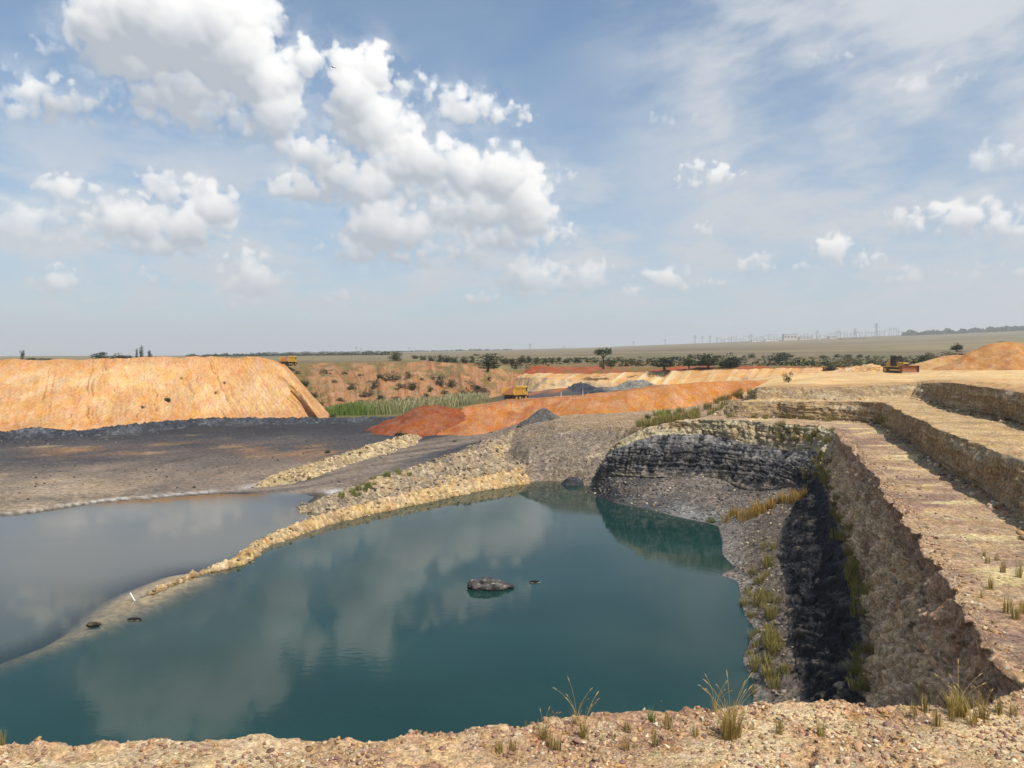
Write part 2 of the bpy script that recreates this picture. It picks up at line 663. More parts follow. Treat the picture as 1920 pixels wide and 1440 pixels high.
def attr_mat(name, rough=.8, amt=.2, scale=4.0, spec=.2, transl=0.0):
    """colour from the mesh with some grain; used on stones, leaves and grass"""
    m = bpy.data.materials.new(name)
    m.use_nodes = True
    t = m.node_tree
    bs = t.nodes['Principled BSDF']
    at = t.nodes.new('ShaderNodeAttribute')
    at.attribute_name = 'Col'
    tcn = t.nodes.new('ShaderNodeTexCoord')
    oi = t.nodes.new('ShaderNodeObjectInfo')
    k = math_node(t, 'MULTIPLY', lin(t, noise(t, tcn.outputs['Object'], scale, 4, .65), .3, .7, 1 - amt, 1 + amt), lin(t, oi.outputs['Random'], 0, 1, .85, 1.15))
    sc = t.nodes.new('ShaderNodeVectorMath')
    sc.operation = 'SCALE'
    t.links.new(at.outputs['Color'], sc.inputs[0])
    t.links.new(k, sc.inputs['Scale'])
    t.links.new(sc.outputs[0], bs.inputs['Base Color'])
    bs.inputs['Roughness'].default_value = rough
    bs.inputs['Specular IOR Level'].default_value = spec
    if transl:
        tr = t.nodes.new('ShaderNodeBsdfTranslucent')
        t.links.new(sc.outputs[0], tr.inputs[0])
        ms = t.nodes.new('ShaderNodeMixShader')
        ms.inputs[0].default_value = transl
        t.links.new(bs.outputs[0], ms.inputs[1])
        t.links.new(tr.outputs[0], ms.inputs[2])
        t.links.new(ms.outputs[0], t.nodes['Material Output'].inputs[0])
    return m


def paint(name, rgb, rough=.5, metal=0.0, dirt=(.30, .17, .08), dirt_amt=.5, scale=3.0, spec=.4):
    m = bpy.data.materials.new(name)
    m.use_nodes = True
    t = m.node_tree
    bs = t.nodes['Principled BSDF']
    tcn = t.nodes.new('ShaderNodeTexCoord')
    n = noise(t, tcn.outputs['Object'], scale, 6, .7)
    f = math_node(t, 'MULTIPLY', smooth(t, n, .42, .68), dirt_amt)
    t.links.new(mix(t, f, tuple(rgb), dirt), bs.inputs['Base Color'])
    bs.inputs['Roughness'].default_value = rough
    bs.inputs['Metallic'].default_value = metal
    bs.inputs['Specular IOR Level'].default_value = spec
    return m


K = 1 / 1.46
M_FLOOR = ground_mat('quarry_floor_soil', 1.8, .42, 3.5, .22, .8, 2.5, .16)
M_PLAIN = ground_mat('dry_grassland', .25, .22, .5, .10, .5, .6, .3)
M_HEAP = ground_mat('orange_spoil', 3.0, .22, 5.0, .12, .7, 4.0, .14, stretch=(1, .42, .40))
M_RED = ground_mat('red_soil', 2.2, .26, 4.0, .18, .8, 3.0, .15)
M_GRAVEL = ground_mat('grey_gravel', 3.0, .40, 4.5, .38, 1.0, 4.0, .15)
M_ROCK = ground_mat('weathered_rock', 2.5, .36, 3.0, .22, 1.0, 3.5, .18)
M_COAL = ground_mat('black_shale', 2.2, .50, 3.0, .35, 1.0, 3.0, .2, rough=.7)
M_BENCH = ground_mat('bench_rubble', 5.0, .38, 9.0, .32, 1.0, 8.0, .08)
M_FORE = ground_mat('ledge_rubble', 10.0, .36, 18.0, .34, 1.0, 16.0, .06)
M_PAD = ground_mat('pale_soil', 1.6, .16, 4.0, .08, .5, 3.0, .08)
M_WALL = ground_mat('shale_wall', 6.0, .42, 9.0, .36, 1.0, 7.0, .08)
M_STONE = attr_mat('loose_stone', .9, .22, 9.0, .15)
M_LEAF = attr_mat('foliage', .7, .2, 2.0, .2, .25)
M_GRASS = attr_mat('grass_blades', .7, .15, 6.0, .15, .3)
M_BARK = paint('bark', (.09, .065, .045), .9, dirt=(.05, .04, .03))


# ------------------------------------------------------------------ the far plain
def ridge_angle(px):
    return np.interp(px, [-400, 300, 600, 900, 1100, 1300, 1500, 1700, 1900, 2400], [-4, -2, 2, 8, 13, 21, 29, 37, 46, 62]) / F


def plain_z(X, Y):
    X, Y = np.asarray(X, float), np.asarray(Y, float)
    px = 960 + F * X / np.maximum(Y, 1)
    zr = 15.6 + ridge_angle(px) * 2800
    t = np.clip((Y - 260) / 2540, 0, 1)
    far = np.clip((Y - 2900) / 3000, 0, 1)
    return 12.8 + (zr - 12.8) * t ** 1.15 - far * (zr * .3 + 40) + 1.2 * fbm(np.stack([X, Y, 0 * X], -1), .004, 3, 5) * np.clip((Y - 240) / 200, 0, 1)


IN_PX = [-500, 0, 400, 545, 600, 700, 800, 850, 900, 950, 1000, 1087, 1187, 1312, 1475, 1540, 1700, 2000, 2900]
IN_Y = [190, 190, 195, 226, 228, 226, 224, 226, 234, 240, 242, 240, 232, 222, 208, 202, 206, 206, 170]
IN_Z = [12.4, 12.4, 12.6, 12.9, 13.2, 13.3, 13.8, 13.0, 12.2, 12.0, 12.0, 12.0, 12.1, 12.4, 12.6, 12.5, 12.2, 12.4, 12.6]


def build_plain():
    px = np.linspace(-500, 2900, 340)
    yin = np.interp(px, IN_PX, IN_Y)
    zin = np.interp(px, IN_PX, IN_Z)
    t = np.concatenate([np.linspace(0, .25, 80), np.linspace(.25, 1, 110)[1:]])
    Y = yin[None] * (9000 / yin[None]) ** t[:, None]
    X = (px[None] - 960) / F * Y
    Z = plain_z(X, Y)
    b = np.clip((Y - yin[None]) / 28, 0, 1)
    Z = zin[None] * (1 - b) + Z * b
    V = np.stack([X, Y, Z], -1)
    V[..., 2] += .18 * fbm(V, .12, 4, 3) * (b > 0)
    V[0, :, 2] -= 5.0                      # tucked in behind the banks
    Q = np.stack([X, Y, 0 * X], -1)
    n1 = fbm(Q, (.0025, .008, 1), 4, 31)
    n2 = fbm(Q, (.02, .03, 1), 4, 37)
    dry = srgb(152, 138, 104) * K
    brown = srgb(140, 116, 98) * K
    olive = srgb(116, 114, 80) * K
    red = srgb(178, 112, 72) * K
    col = cmix(dry, brown, sstep(n1, -.15, .25))
    col = cmix(col, olive, np.clip(sstep(n2, -.15, .25) * (1 - .75 * sstep(Y, 330, 600)) + .3 * sstep(n1, .0, .3), 0, 1))
    nearred = sstep(n2 + .35 * fbm(Q, .08, 3, 41), .05, .3) * (1 - sstep(Y - yin[None], 8, 60)) * .7
    col = cmix(col, red, nearred)
    o = grid_obj('plain', V, col, M_PLAIN)
    tag(o, 'wide dry brown grassland plain rising to the horizon behind the quarry', 'plain', kind='structure')


build_plain()

# ------------------------------------------------------------------ quarry floor and lake bed (one sheet under everything)
CTRL = [P(*a) for a in [
    (-200, 985, 0), (0, 968, 0), (67, 962, 0), (160, 947, 0), (280, 937, 0), (360, 930, 0), (463, 928, 0), (530, 905, .05), (575, 903, .1), (600, 930, 0), (565, 944, 0),
    (-200, 900, 1.0), (0, 900, 1.0), (150, 885, 1.0), (300, 872, 1.15), (450, 852, 1.35), (560, 838, 1.6), (650, 820, 2.0), (420, 895, .55), (250, 905, .6), (500, 868, 1.0),
    (-200, 825, 2.3), (0, 820, 2.3), (150, 816, 2.3), (300, 806, 2.4), (450, 796, 2.5), (600, 795, 2.5), (700, 799, 2.4),
    (640, 890, .6), (700, 862, 1.3), (800, 838, 1.9), (870, 822, 2.4), (620, 958, -.1), (700, 928, .3), (800, 898, .5), (900, 872, 1.1), (960, 850, 1.7), (930, 812, 2.6),
    (640, 780, 1.8), (700, 778, 1.6), (800, 765, 1.8), (900, 748, 2.2),
    (975, 908, -.3), (1040, 906, -.4), (1100, 930, -.6), (700, 955, -.5), (780, 936, -.5), (860, 920, -.4), (560, 1000, -.6), (640, 975, -.5),
    (520, 975, -1.0), (430, 975, -1.5), (300, 990, -2.0), (150, 1010, -2.4), (0, 1030, -2.6), (450, 1090, -2.0), (560, 1040, -2.2),
    (1100, 785, 4.6), (1000, 800, 3.2), (1250, 770, 5.8), (1350, 757, 7.0),
]] + [
    PY(1000, 195, 5.0), PY(1040, 220, 6.8), PY(1060, 245, 9.0), PY(960, 190, 4.0), PY(1130, 190, 5.2), PY(1250, 190, 6.5), PY(1400, 185, 8.6), PY(1540, 185, 10.2),
    PY(700, 245, 6), PY(500, 240, 6), PY(200, 230, 5), PY(0, 200, 3), PY(-300, 200, 3), PY(900, 245, 6), PY(1200, 245, 8), PY(1500, 240, 9), PY(-300, 140, 2.4),
    PY(1700, 200, 9.5), PY(1900, 200, 9.5), PY(1700, 130, 7), PY(1900, 90, 6), PY(2200, 100, 7),
    (0, 45, -4.5), (-12, 34, -4.5), (5, 60, -4.5), (13, 45, -2.5), (2, 80, -2), (12, 68, -2), (0, 25, -4.5), (14, 25, -2), (-30, 25, -4), (-40, 36, -4), (-60, 40, -4), (20, 20, -1), (25, 60, -1), (20, 75, -.6),
]
CTRL = np.array(CTRL)


def rbf(pts, lam=.6):
    A = np.linalg.norm(pts[:, None, :2] - pts[None, :, :2], axis=-1) * -1.0
    n = len(pts)
    Q = np.column_stack([np.ones(n), pts[:, :2]])
    Mx = np.block([[A + np.eye(n) * -lam * 0, Q], [Q.T, np.zeros((3, 3))]])
    w = np.linalg.solve(Mx, np.concatenate([pts[:, 2], np.zeros(3)]))

    def f(X, Y):
        sh = X.shape
        q = np.column_stack([X.ravel(), Y.ravel()])
        out = np.empty(len(q))
        for s in range(0, len(q), 40000):
            c_ = q[s:s + 40000]
            d = np.sqrt(((c_[:, None] - pts[None, :, :2]) ** 2).sum(-1) + .6) * -1.0
            out[s:s + 40000] = d @ w[:n] + w[n] + c_ @ w[n + 1:]
        return out.reshape(sh)
    return f


floor_f = rbf(CTRL)


def floor_z(X, Y):
    X, Y = np.asarray(X, float), np.asarray(Y, float)
    return floor_f(X, Y)


def dist_poly(X, Y, pts):
    pts = np.array(pts)[:, :2]
    best = np.full(X.shape, 1e9)
    for a, b in zip(pts[:-1], pts[1:]):
        ab = b - a
        t = np.clip(((X - a[0]) * ab[0] + (Y - a[1]) * ab[1]) / (ab @ ab), 0, 1)
        best = np.minimum(best, np.hypot(X - a[0] - t * ab[0], Y - a[1] - t * ab[1]))
    return best


SPIT_SUB = [P(345, 1082, 0), P(300, 1100, 0), P(240, 1130, 0), P(175, 1170, 0), P(100, 1203, 0), P(0, 1240, 0), P(-150, 1290, 0)]


def build_floor():
    px = np.linspace(-300, 1560, 390)
    t = np.linspace(0, 1, 330)
    Y = (22 * (255 / 22) ** t)[:, None] * np.ones_like(px)[None]
    X = (px[None] - 960) / F * Y
    Z = floor_z(X, Y)
    # sunken tail of the rocky spit
    dsp = dist_poly(X, Y, SPIT_SUB)
    fade = np.interp(X + .5 * Y, [-20, 0, 6], [0, .0, 0])
    tail = np.interp(Y, [30, 39.5, 44, 47, 50, 54, 60], [-.42, -.28, -.24, -.13, -.06, -.02, -.05])
    wdt = np.interp(Y, [30, 42, 46, 50, 54], [.6, .7, 1.1, 1.5, 1.4])
    prof = tail - (dsp / wdt) ** 2 * .15 + .05 * fbm(np.stack([X, Y, 0 * X], -1), .9, 3, 71)
    near = dsp < 8
    Z = np.where(near, np.maximum(Z, np.maximum(prof, -6)), Z)
    V = np.stack([X, Y, Z], -1)
    above = sstep(Z, -.3, .6)
    V[..., 2] += above * (.16 * fbm(V, .22, 4, 11) + .05 * fbm(V, 1.1, 3, 12))
    Q = np.stack([X, Y, 0 * X], -1)
    dark = srgb(88, 86, 88) * K
    brown = srgb(148, 130, 114) * K
    pale = srgb(205, 178, 140) * K
    orange = srgb(190, 140, 92) * K
    salt = srgb(225, 222, 215) * K
    black = srgb(52, 52, 56) * K
    dirX = X * .8 + Y * .6
    dirY = -X * .6 + Y * .8
    S_ = np.stack([dirX, dirY, 0 * X], -1)
    n1 = fbm(S_, (.05, .085, 1), 6, 21, .6)
    n2 = fbm(S_, (.10, .19, 1), 6, 25, .65)
    dsh = Y - (74 + .25 * (X + 55))
    t_dark = np.clip(sstep(Z, .6, 1.8) * 1.0 + 1.0 * n1 + .12, 0, 1)
    col = cmix(brown, dark, t_dark)
    col = cmix(col, pale, sstep(n2, .12, .45) * .55)
    hpx, hpy = 960 + F * X / Y, 665 + F * (15.6 - Z) / Y
    col = cmix(col, srgb(186, 164, 136) * K, sstep(-hpx, -420, -60) * sstep(hpy, 872, 915) * np.clip(.55 + 1.5 * n2, 0, .8))
    col = cmix(col, srgb(70, 70, 74) * K, sstep(fbm(S_, (.05, .09, 1), 6, 33, .7), .08, .3) * .5)
    opx, opy = 960 + F * X / Y, 665 + F * (15.6 - Z) / Y
    spot = np.exp(-((opx - 560) / 120) ** 2 - ((opy - 848) / 16) ** 2) + .9 * np.exp(-((opx - 170) / 150) ** 2 - ((opy - 848) / 9) ** 2) + .7 * np.exp(-((opx - 330) / 90) ** 2 - ((opy - 832) / 4) ** 2)
    col = cmix(col, orange, np.clip(spot * (.35 + 1.6 * n2 + .8 * n1), 0, .55))
    col = cmix(col, dark, sstep(fbm(S_, (.08, .15, 1), 6, 29, .7), .12, .4) * .55)
    col = cmix(col, black, sstep(Z, 1.9, 2.35) * (X < 0) * .6)
    saltm = np.exp(-((Z - .14 + .08 * n2) / .06) ** 2) * sstep(fbm(Q, .12, 3, 28), -.3, .1)
    col = cmix(col, salt, saltm * .75)
    wet = sstep(-Z, -.14, -.02)
    col = cmix(col, black, wet * .75)
    # haul road from the causeway and its dark track
    road = [P(545, 915, .1), P(640, 888, .6), P(720, 857, 1.4), P(800, 836, 2.0), P(890, 817, 2.5)]
    dr = dist_poly(X, Y, road)
    rc = cmix(srgb(150, 134, 118) * K * np.ones_like(V), srgb(112, 102, 96) * K, sstep(fbm(S_, (.05, .5, 1), 4, 27), -.1, .3))
    col = cmix(col, rc, 1 - sstep(dr, 3.2, 5.2))
    # dark ramp behind the embankment
    r2 = [PY(930, 182, 4), PY(1000, 196, 5), PY(1045, 222, 7), PY(1060, 250, 9)]
    d2 = dist_poly(X, Y, r2)
    far = sstep(Y, 160, 172) * sstep(X, -8, 2)
    col = cmix(col, srgb(94, 92, 92) * K, far * (1 - sstep(d2, 10, 16)))
    col = cmix(col, srgb(196, 118, 66) * K, far * np.exp(-((d2 - 3.0 + 2 * n1) / 2.2) ** 2) * .85 * sstep(Y, 195, 212))
    hollow = sstep(Y, 160, 172) * (1 - sstep(X, -8, 2))
    col = cmix(col, srgb(126, 118, 70) * K, hollow * .9)
    # plateau behind the gravel slope, greyish with dust
    plat = sstep(X, 2, 8) * (1 - sstep(Y, 140, 150)) * sstep(Z, 2, 4)
    col = cmix(col, srgb(170, 146, 118) * K, plat)
    # sunken sand
    sand = srgb(238, 206, 164) * K
    col = cmix(col, sand, (Z < .05) * (1 - sstep(dsp, 1.0, 3.2)) * sstep(Y, 36, 44))
    o = grid_obj('quarry_floor', V, col, M_FLOOR)
    tag(o, 'grey and brown quarry floor sloping down into the lake', 'quarry floor', kind='structure')
    return V


FLOOR_V = build_floor()


# ------------------------------------------------------------------ water
def build_water():
    px = np.linspace(-420, 1560, 190)
    t = np.linspace(0, 1, 180)
    Y = (13 * (108 / 13) ** t)[:, None] * np.ones_like(px)[None]
    X = (px[None] - 960) / F * Y
    bed = floor_z(X, Y)
    dsp = dist_poly(X, Y, SPIT_SUB)
    tail = np.interp(Y, [30, 39.5, 44, 47, 50, 54, 60], [-.42, -.28, -.24, -.13, -.06, -.02, -.05])
    wdt = np.interp(Y, [30, 42, 46, 50, 54], [.6, .7, 1.1, 1.5, 1.4])
    bed = np.where(dsp < 8, np.maximum(bed, tail - (dsp / wdt) ** 2 * .15), bed)
    clear = np.exp(-np.maximum(-bed, 0) / .65)
    # left basin behind the spit is silty and grey-brown
    spit_x = np.interp(Y, [30, 39, 47, 54, 63, 77, 95], [-27, -26, -25, -23, -20, -14, 0])
    silt = sstep(spit_x - X, -2.5, 2.0) * (.35 + .65 * sstep(Y, 38, 58))
    V = np.stack([X, Y, 0 * X], -1)
    me = raw_mesh('water', V.reshape(-1, 3), grid_faces(*X.shape)[:, ::-1], [], np.stack([clear, silt, 0 * X], -1).reshape(-1, 3), True)
    m = bpy.data.materials.new('lake_water')
    m.use_nodes = True
    tt = m.node_tree
    tt.nodes.clear()
    at = node(tt, 'ShaderNodeAttribute')
    at.attribute_name = 'Col'
    sp = node(tt, 'ShaderNodeSeparateColor')
    tt.links.new(at.outputs['Color'], sp.inputs[0])
    tcn = node(tt, 'ShaderNodeTexCoord')
    v = tcn.outputs['Object']
    silt_n = noise(tt, vmath(tt, 'MULTIPLY', v, (.05, .09, 1)), 1.0, 4, .55)
    body = mix(tt, smooth(tt, silt_n, .35, .7), (.008, .035, .031), (.012, .047, .041))
    body = mix(tt, math_node(tt, 'MULTIPLY', sp.outputs[1], .85), body, (.150, .140, .118))
    dif = node(tt, 'ShaderNodeBsdfDiffuse')
    tt.links.new(body, dif.inputs[0])
    tr = node(tt, 'ShaderNodeBsdfTransparent')
    tr.inputs[0].default_value = (.90, .93, .88, 1)
    ms = node(tt, 'ShaderNodeMixShader')
    tt.links.new(math_node(tt, 'MULTIPLY', sp.outputs[0], .92), ms.inputs[0])
    tt.links.new(dif.outputs[0], ms.inputs[1])
    tt.links.new(tr.outputs[0], ms.inputs[2])
    w1 = noise(tt, vmath(tt, 'MULTIPLY', v, (1.3, 2.6, 1)), 1.0, 4, .55)
    w2 = noise(tt, vmath(tt, 'MULTIPLY', v, (.05, .10, 1)), 1.0, 3, .5)
    rip = smooth(tt, w2, .42, .66, .25, 1.0)
    bp = node(tt, 'ShaderNodeBump')
    bp.inputs['Distance'].default_value = .012
    tt.links.new(w1, bp.inputs['Height'])
    tt.links.new(math_node(tt, 'MULTIPLY', rip, .42), bp.inputs['Strength'])
    gl = node(tt, 'ShaderNodeBsdfGlossy')
    gl.inputs['Roughness'].default_value = .015
    tt.links.new(bp.outputs[0], gl.inputs['Normal'])
    fr = node(tt, 'ShaderNodeFresnel')
    fr.inputs[0].default_value = 1.333
    tt.links.new(bp.outputs[0], fr.inputs['Normal'])
    m2 = node(tt, 'ShaderNodeMixShader')
    tt.links.new(fr.outputs[0], m2.inputs[0])
    tt.links.new(ms.outputs[0], m2.inputs[1])
    tt.links.new(gl.outputs[0], m2.inputs[2])
    out = node(tt, 'ShaderNodeOutputMaterial')
    tt.links.new(m2.outputs[0], out.inputs[0])
    me.materials.append(m)
    tag(link('water', me), 'still teal green lake water filling the flooded pit', 'lake water', kind='structure')


build_water()

# ------------------------------------------------------------------ stepped benches, shale wall and black cliff on the right
z1 = 8.4
T = {}
T['far2'] = ([PY(1385, 180, 9.6), PY(1540, 192, 11.4), PY(1700, 207, 12.1)], [PY(1700, 207, 12.1), PY(1900, 207, 12.3), PY(2300, 190, 12.6), PY(2900, 172, 12.6)])
T['far1'] = ([PY(1385, 139, 10.0), PY(1500, 142, 11.9), PY(1600, 152, 12.0), PY(1700, 165, 12.0)], [PY(1700, 165, 12.0), PY(1900, 170, 12.3), PY(2300, 150, 12.8), PY(2900, 120, 13.0)])
T[0] = ([PY(1396, 124, 8.3), PY(1412, 106, 10.4), PD(1422, 727, 94), PD(1480, 726, 93), PD(1535, 727, 93.5), PD(1600, 725, 94), PD(1671, 723, 95), PD(1722, 721, 95)],
        [PD(1722, 721, 95), PD(1741, 718, 88), PD(1779, 718, 71.5), PD(1833, 724, 63), PD(1887, 732, 56.5), PD(1920, 737, 53.5), PD(2300, 798, 28.8), PD(2700, 862, 19.6)])
T[1] = ([PY(1390, 123, 8.1), PY(1406, 104, 9.5), P(1420, 749, 10.3), P(1480, 748, 10.4), P(1600, 749, 10.6), P(1706, 743, 10.7)],
        [P(1706, 743, 10.7), P(1747, 752, 10.7), P(1783, 766, 10.7), P(1850, 779, 10.7), P(1924, 798, 10.7), P(2300, 912, 10.7), P(2700, 1032, 10.7)])
T[2] = ([PY(1376, 120, 8.0), PY(1378, 102, 9.2), P(1390, 754, 10.0), P(1450, 752, 10.2), P(1500, 754, 10.3), P(1600, 753, 10.5), P(1658, 755, 10.7)],
        [P(1658, 755, 10.7), P(1687, 770, 10.7), P(1725, 788, 10.7), P(1776, 813, 10.7), P(1822, 832, 10.7), P(1860, 847, 10.7), P(1920, 864, 10.7), P(2300, 1040, 10.7), P(2700, 1226, 10.7)])
T[3] = ([PY(1366, 118, 7.9), PY(1358, 101, 8.1), P(1372, 782, 8.3), P(1450, 783, 8.4), P(1500, 786, 8.4), P(1600, 790, 8.4), P(1650, 795, 8.4)],
        [P(1650, 795, z1), P(1690, 817, z1), P(1729, 846, z1), P(1779, 884, z1), P(1812, 902, z1), P(1850, 924, z1), P(1888, 952, z1), P(1920, 978, z1), P(2300, 1265, z1), P(2700, 1560, z1)])
T[4] = ([PD(1108, 925, 100), PD(1125, 885, 95), PD(1152, 835, 88), PD(1205, 807, 87.5), PD(1267, 791, 87), P(1330, 787, z1), P(1400, 789, z1), P(1455, 794, z1), P(1540, 800, z1), P(1566, 811, z1)],
        [P(1566, 811, z1), P(1590, 835, z1), P(1617, 870, z1), P(1652, 905, z1), P(1671, 941, z1), P(1720, 1005, z1), P(1752, 1070, z1), P(1784, 1115, z1), P(1829, 1183, z1), P(1852, 1231, z1), P(1893, 1296, z1), P(1925, 1400, z1), P(1960, 1520, z1)])
T[5] = ([PD(1104, 926, 97), PD(1122, 895, 93), PD(1156, 842, 87), PD(1236, 817, 86), PD(1300, 815, 85.5), PD(1345, 818, 85), PD(1392, 830, 82.5), PD(1486, 847, 78.5), PD(1533, 848, 74.5), P(1540, 880, 5.2)],
        [P(1540, 880, 5.2), P(1558, 941, 4.2), P(1581, 1005, 4.0), P(1603, 1086, 3.8), P(1615, 1140, 3.8), P(1623, 1183, 3.8), P(1617, 1250, 3.6), P(1610, 1296, 3.5), P(1600, 1400, 3.4), P(1590, 1520, 3.4)])
T[6] = ([PD(1102, 930, 95), PD(1118, 912, 91), PD(1142, 893, 86.5), PD(1220, 897, 84), PD(1311, 894, 83), PD(1355, 900, 82), PD(1392, 919, 79.5), PD(1439, 922, 77.5), PD(1486, 913, 75.0), P(1520, 912, 3.2)],
        [P(1520, 912, 3.2), P(1490, 950, 2.2), P(1461, 999, 1.4), P(1457, 1041, 1.2), P(1474, 1118, 1.1), P(1481, 1183, 1.1), P(1494, 1247, 1.1), P(1507, 1290, 1.1), P(1512, 1400, 1.1), P(1516, 1520, 1.1)])
T[7] = ([P(1096, 923, 0), P(1108, 926, 0), P(1155, 944, 0), P(1217, 957, 0), P(1280, 972, 0), P(1325, 981, 0), P(1346, 988, 0)],
        [P(1346, 988, 0), P(1353, 1012, 0), P(1355, 1041, 0), P(1377, 1066, 0), P(1352, 1078, 0), P(1382, 1092, 0), P(1394, 1151, 0), P(1415, 1183, 0), P(1392, 1238, 0), P(1409, 1273, 0), P(1412, 1340, 0), P(1420, 1450, 0), P(1425, 1540, 0)])
T[8] = ([(p[0] - 1.5, p[1] - 4.5, -2.4) for p in T[7][0]], [(p[0] - 4.0, p[1] - 1.5, -2.4) for p in T[7][1]])
NB, NS = 320, 420
ORDER = ['far2', 'far1', 0, 1, 2, 3, 4, 5, 6, 7, 8]
ROWS = [6, 46, 34, 40, 40, 88, 90, 86, 50, 4]


def build_terraces():
    G = [np.vstack([resample(T[k][0], NB), resample(T[k][1], NS)[1:]]) for k in ORDER]
    rows, seg = [], []
    for k, r in enumerate(ROWS):
        t = np.linspace(0, 1, r, endpoint=(k == len(ROWS) - 1))
        if k == 8:
            t = t ** .85
        rows.append(G[k][None] + (G[k + 1] - G[k])[None] * t[:, None, None])
        seg += [(k, x) for x in t]
    V = np.concatenate(rows, 0)
    kk = np.array([s[0] for s in seg])
    tt = np.array([s[1] for s in seg])
    R, C, _ = V.shape
    N = normals(V)
    back = (np.arange(C) < NB)[None].repeat(R, 0)
    u = np.arange(C)
    kb = kk[:, None].repeat(C, 1)
    tb = tt[:, None].repeat(C, 1)
    edge = 4 * tb * (1 - tb)
    D = np.zeros((R, C))
    n_lo = fbm(V, .16, 3, 51)
    n_mid = fbm(V, .7, 4, 52, .6)
    n_hi = fbm(V, 2.6, 4, 53, .6)
    Vs = V.copy()
    F1, F2, ID = cells(Vs * np.array([1, 1, .75]), .95, 5)
    block = (ID - .5) * .5 + np.clip((F2 - F1) * 2.5, 0, 1) * .18
    G1, G2, GI = cells(Vs, (2.3, 2.3, 1.9), 8)
    small = (GI - .5) * .6 + np.clip((G2 - G1) * 2.5, 0, 1) * .22
    crack = 1 - sstep(F2 - F1, 0, .11)
    # tooth marks of the digger: vertical grooves, and horizontal beds
    along = np.concatenate([[0], np.cumsum(np.linalg.norm(np.diff(G[6], axis=0), axis=1))])[None].repeat(R, 0)
    gq = np.stack([along, V[..., 2] * .12, 0 * along], -1)
    groove = ridged(gq, 1.0, 4, 61, .6)
    beds = fbm(np.stack([along * .08, V[..., 2] * 2.2 + .3 * n_lo, 0 * along], -1), 1.0, 4, 62, .7) * 1.3
    beds2 = np.sign(np.sin(V[..., 2] * 9 + 3 * n_lo + 2 * n_mid)) * .5
    flat = (kb == 1) | (kb == 3) | (kb == 5) | (kb == 0)
    D = np.where(kb == 0, .25 * n_lo, D)
    D = np.where(kb == 1, .18 * n_lo + .08 * n_mid + .03 * n_hi, D)
    D = np.where(kb == 3, .16 * n_lo + .12 * n_mid + .09 * n_hi + .08 * small, D)
    lip = sstep(tb, .90, 1.0)
    D = np.where(kb == 5, .10 * n_lo + .07 * n_mid + .05 * n_hi + .05 * small + lip * (.30 * small + .16 * n_mid), D)
    up = (kb == 2) | (kb == 4)
    wallD = .30 * n_lo + .30 * n_mid + .30 * small + .22 * beds + np.where(back, .30 * groove, .10 * groove) + .12 * n_hi
    D = np.where(up, wallD * (.35 + .65 * edge), D)
    cap = (kb == 6) & back
    capD = .45 * n_lo + .60 * block + .42 * small + .42 * groove + .34 * beds + .12 * n_hi - .30 * crack
    D = np.where(cap, capD * (.4 + .6 * edge), D)
    shale = (kb == 6) & ~back
    gul = np.maximum(ridged(np.stack([along, V[..., 2] * .25, 0 * along], -1), .33, 3, 67), 0)
    shD = .8 * n_lo + .42 * n_mid + .26 * small + .36 * block + .16 * n_hi + .26 * beds - .6 * gul - .28 * crack
    D = np.where(shale, shD * (.25 + .75 * sstep(tb, 0, .25)), D)
    coal = (kb == 7)
    skew = fbm(np.stack([V[..., 1] * .35 + V[..., 2] * .9, V[..., 1] * -.9 + V[..., 2] * .35, V[..., 0] * .3], -1), (1.6, .35, .6), 4, 66, .6)
    cb = .4 * n_lo + .22 * block + .42 * small + .80 * groove + .42 * beds + .12 * n_hi - .20 * crack
    cs = .45 * n_lo + .75 * skew + .35 * small + .35 * block + .12 * n_hi
    D = np.where(coal, np.where(back, cb, cs) * (.35 + .65 * edge), D)
    tal = (kb == 8)
    D = np.where(tal & back, D + sstep(22 - along, 0, 8) * (.5 * block + .4 * small) * edge, D)
    D = np.where(tal, D * (kb == 8) * back * sstep(24 - along, 0, 4) + (.35 * n_lo + .22 * n_mid + .22 * small + .10 * n_hi) * (.2 + .8 * edge), D)
    D = np.where(kb == 9, .1 * n_lo * (1 - tb), D)
    # keep shared rows continuous
    for r in range(1, R):
        if kk[r] != kk[r - 1]:
            m = .5 * (D[r] + D[r - 1])
            D[r] = m
    W = V + N * D[..., None]
    # ragged bench lips, seen as a broken edge
    for k in (2, 4, 6):
        r0 = int(np.where(kk == k)[0][0])
        j = (.75 * fbm(V[r0], .17, 3, 90 + k, .6) + .42 * fbm(V[r0], .6, 4, 70 + k, .65) + .24 * (cells(V[r0], 1.3, 70 + k)[2] - .5)) * (.55 if k == 2 else 1)
        for dr in range(-9, 14):
            f = 1 - abs(dr) / (10 if dr < 0 else 14)
            W[r0 + dr, :, 0] += j * f * np.where(np.arange(C) < NB, .2, 1)
            W[r0 + dr, :, 1] += j * f * np.where(np.arange(C) < NB, 1, .2)
    # ---- geology colours
    tan = srgb(190, 160, 118) * K
    tan2 = srgb(206, 180, 138) * K
    pinky = srgb(160, 128, 112) * K
    paleyel = srgb(244, 218, 160) * K
    pad = srgb(236, 198, 140) * K
    pado = srgb(214, 150, 92) * K
    greyb = srgb(150, 138, 120) * K
    cream = srgb(214, 196, 160) * K
    blk = srgb(70, 70, 75) * K
    dgr = srgb(134, 132, 132) * K
    rust = srgb(140, 100, 70) * K
    ones = np.ones_like(V)
    Q = V.copy()
    pn = fbm(Q * np.array([1, 1, 0]), (.10, .30, 1), 4, 81, .55)
    pn2 = fbm(Q * np.array([1, 1, 0]), .5, 4, 82, .6)
    col = tan * ones
    padc = cmix(pad * ones, pado, sstep(fbm(Q * np.array([1, 1, 0]), (.03, .16, 1), 4, 83, .6), .05, .35) * .8)
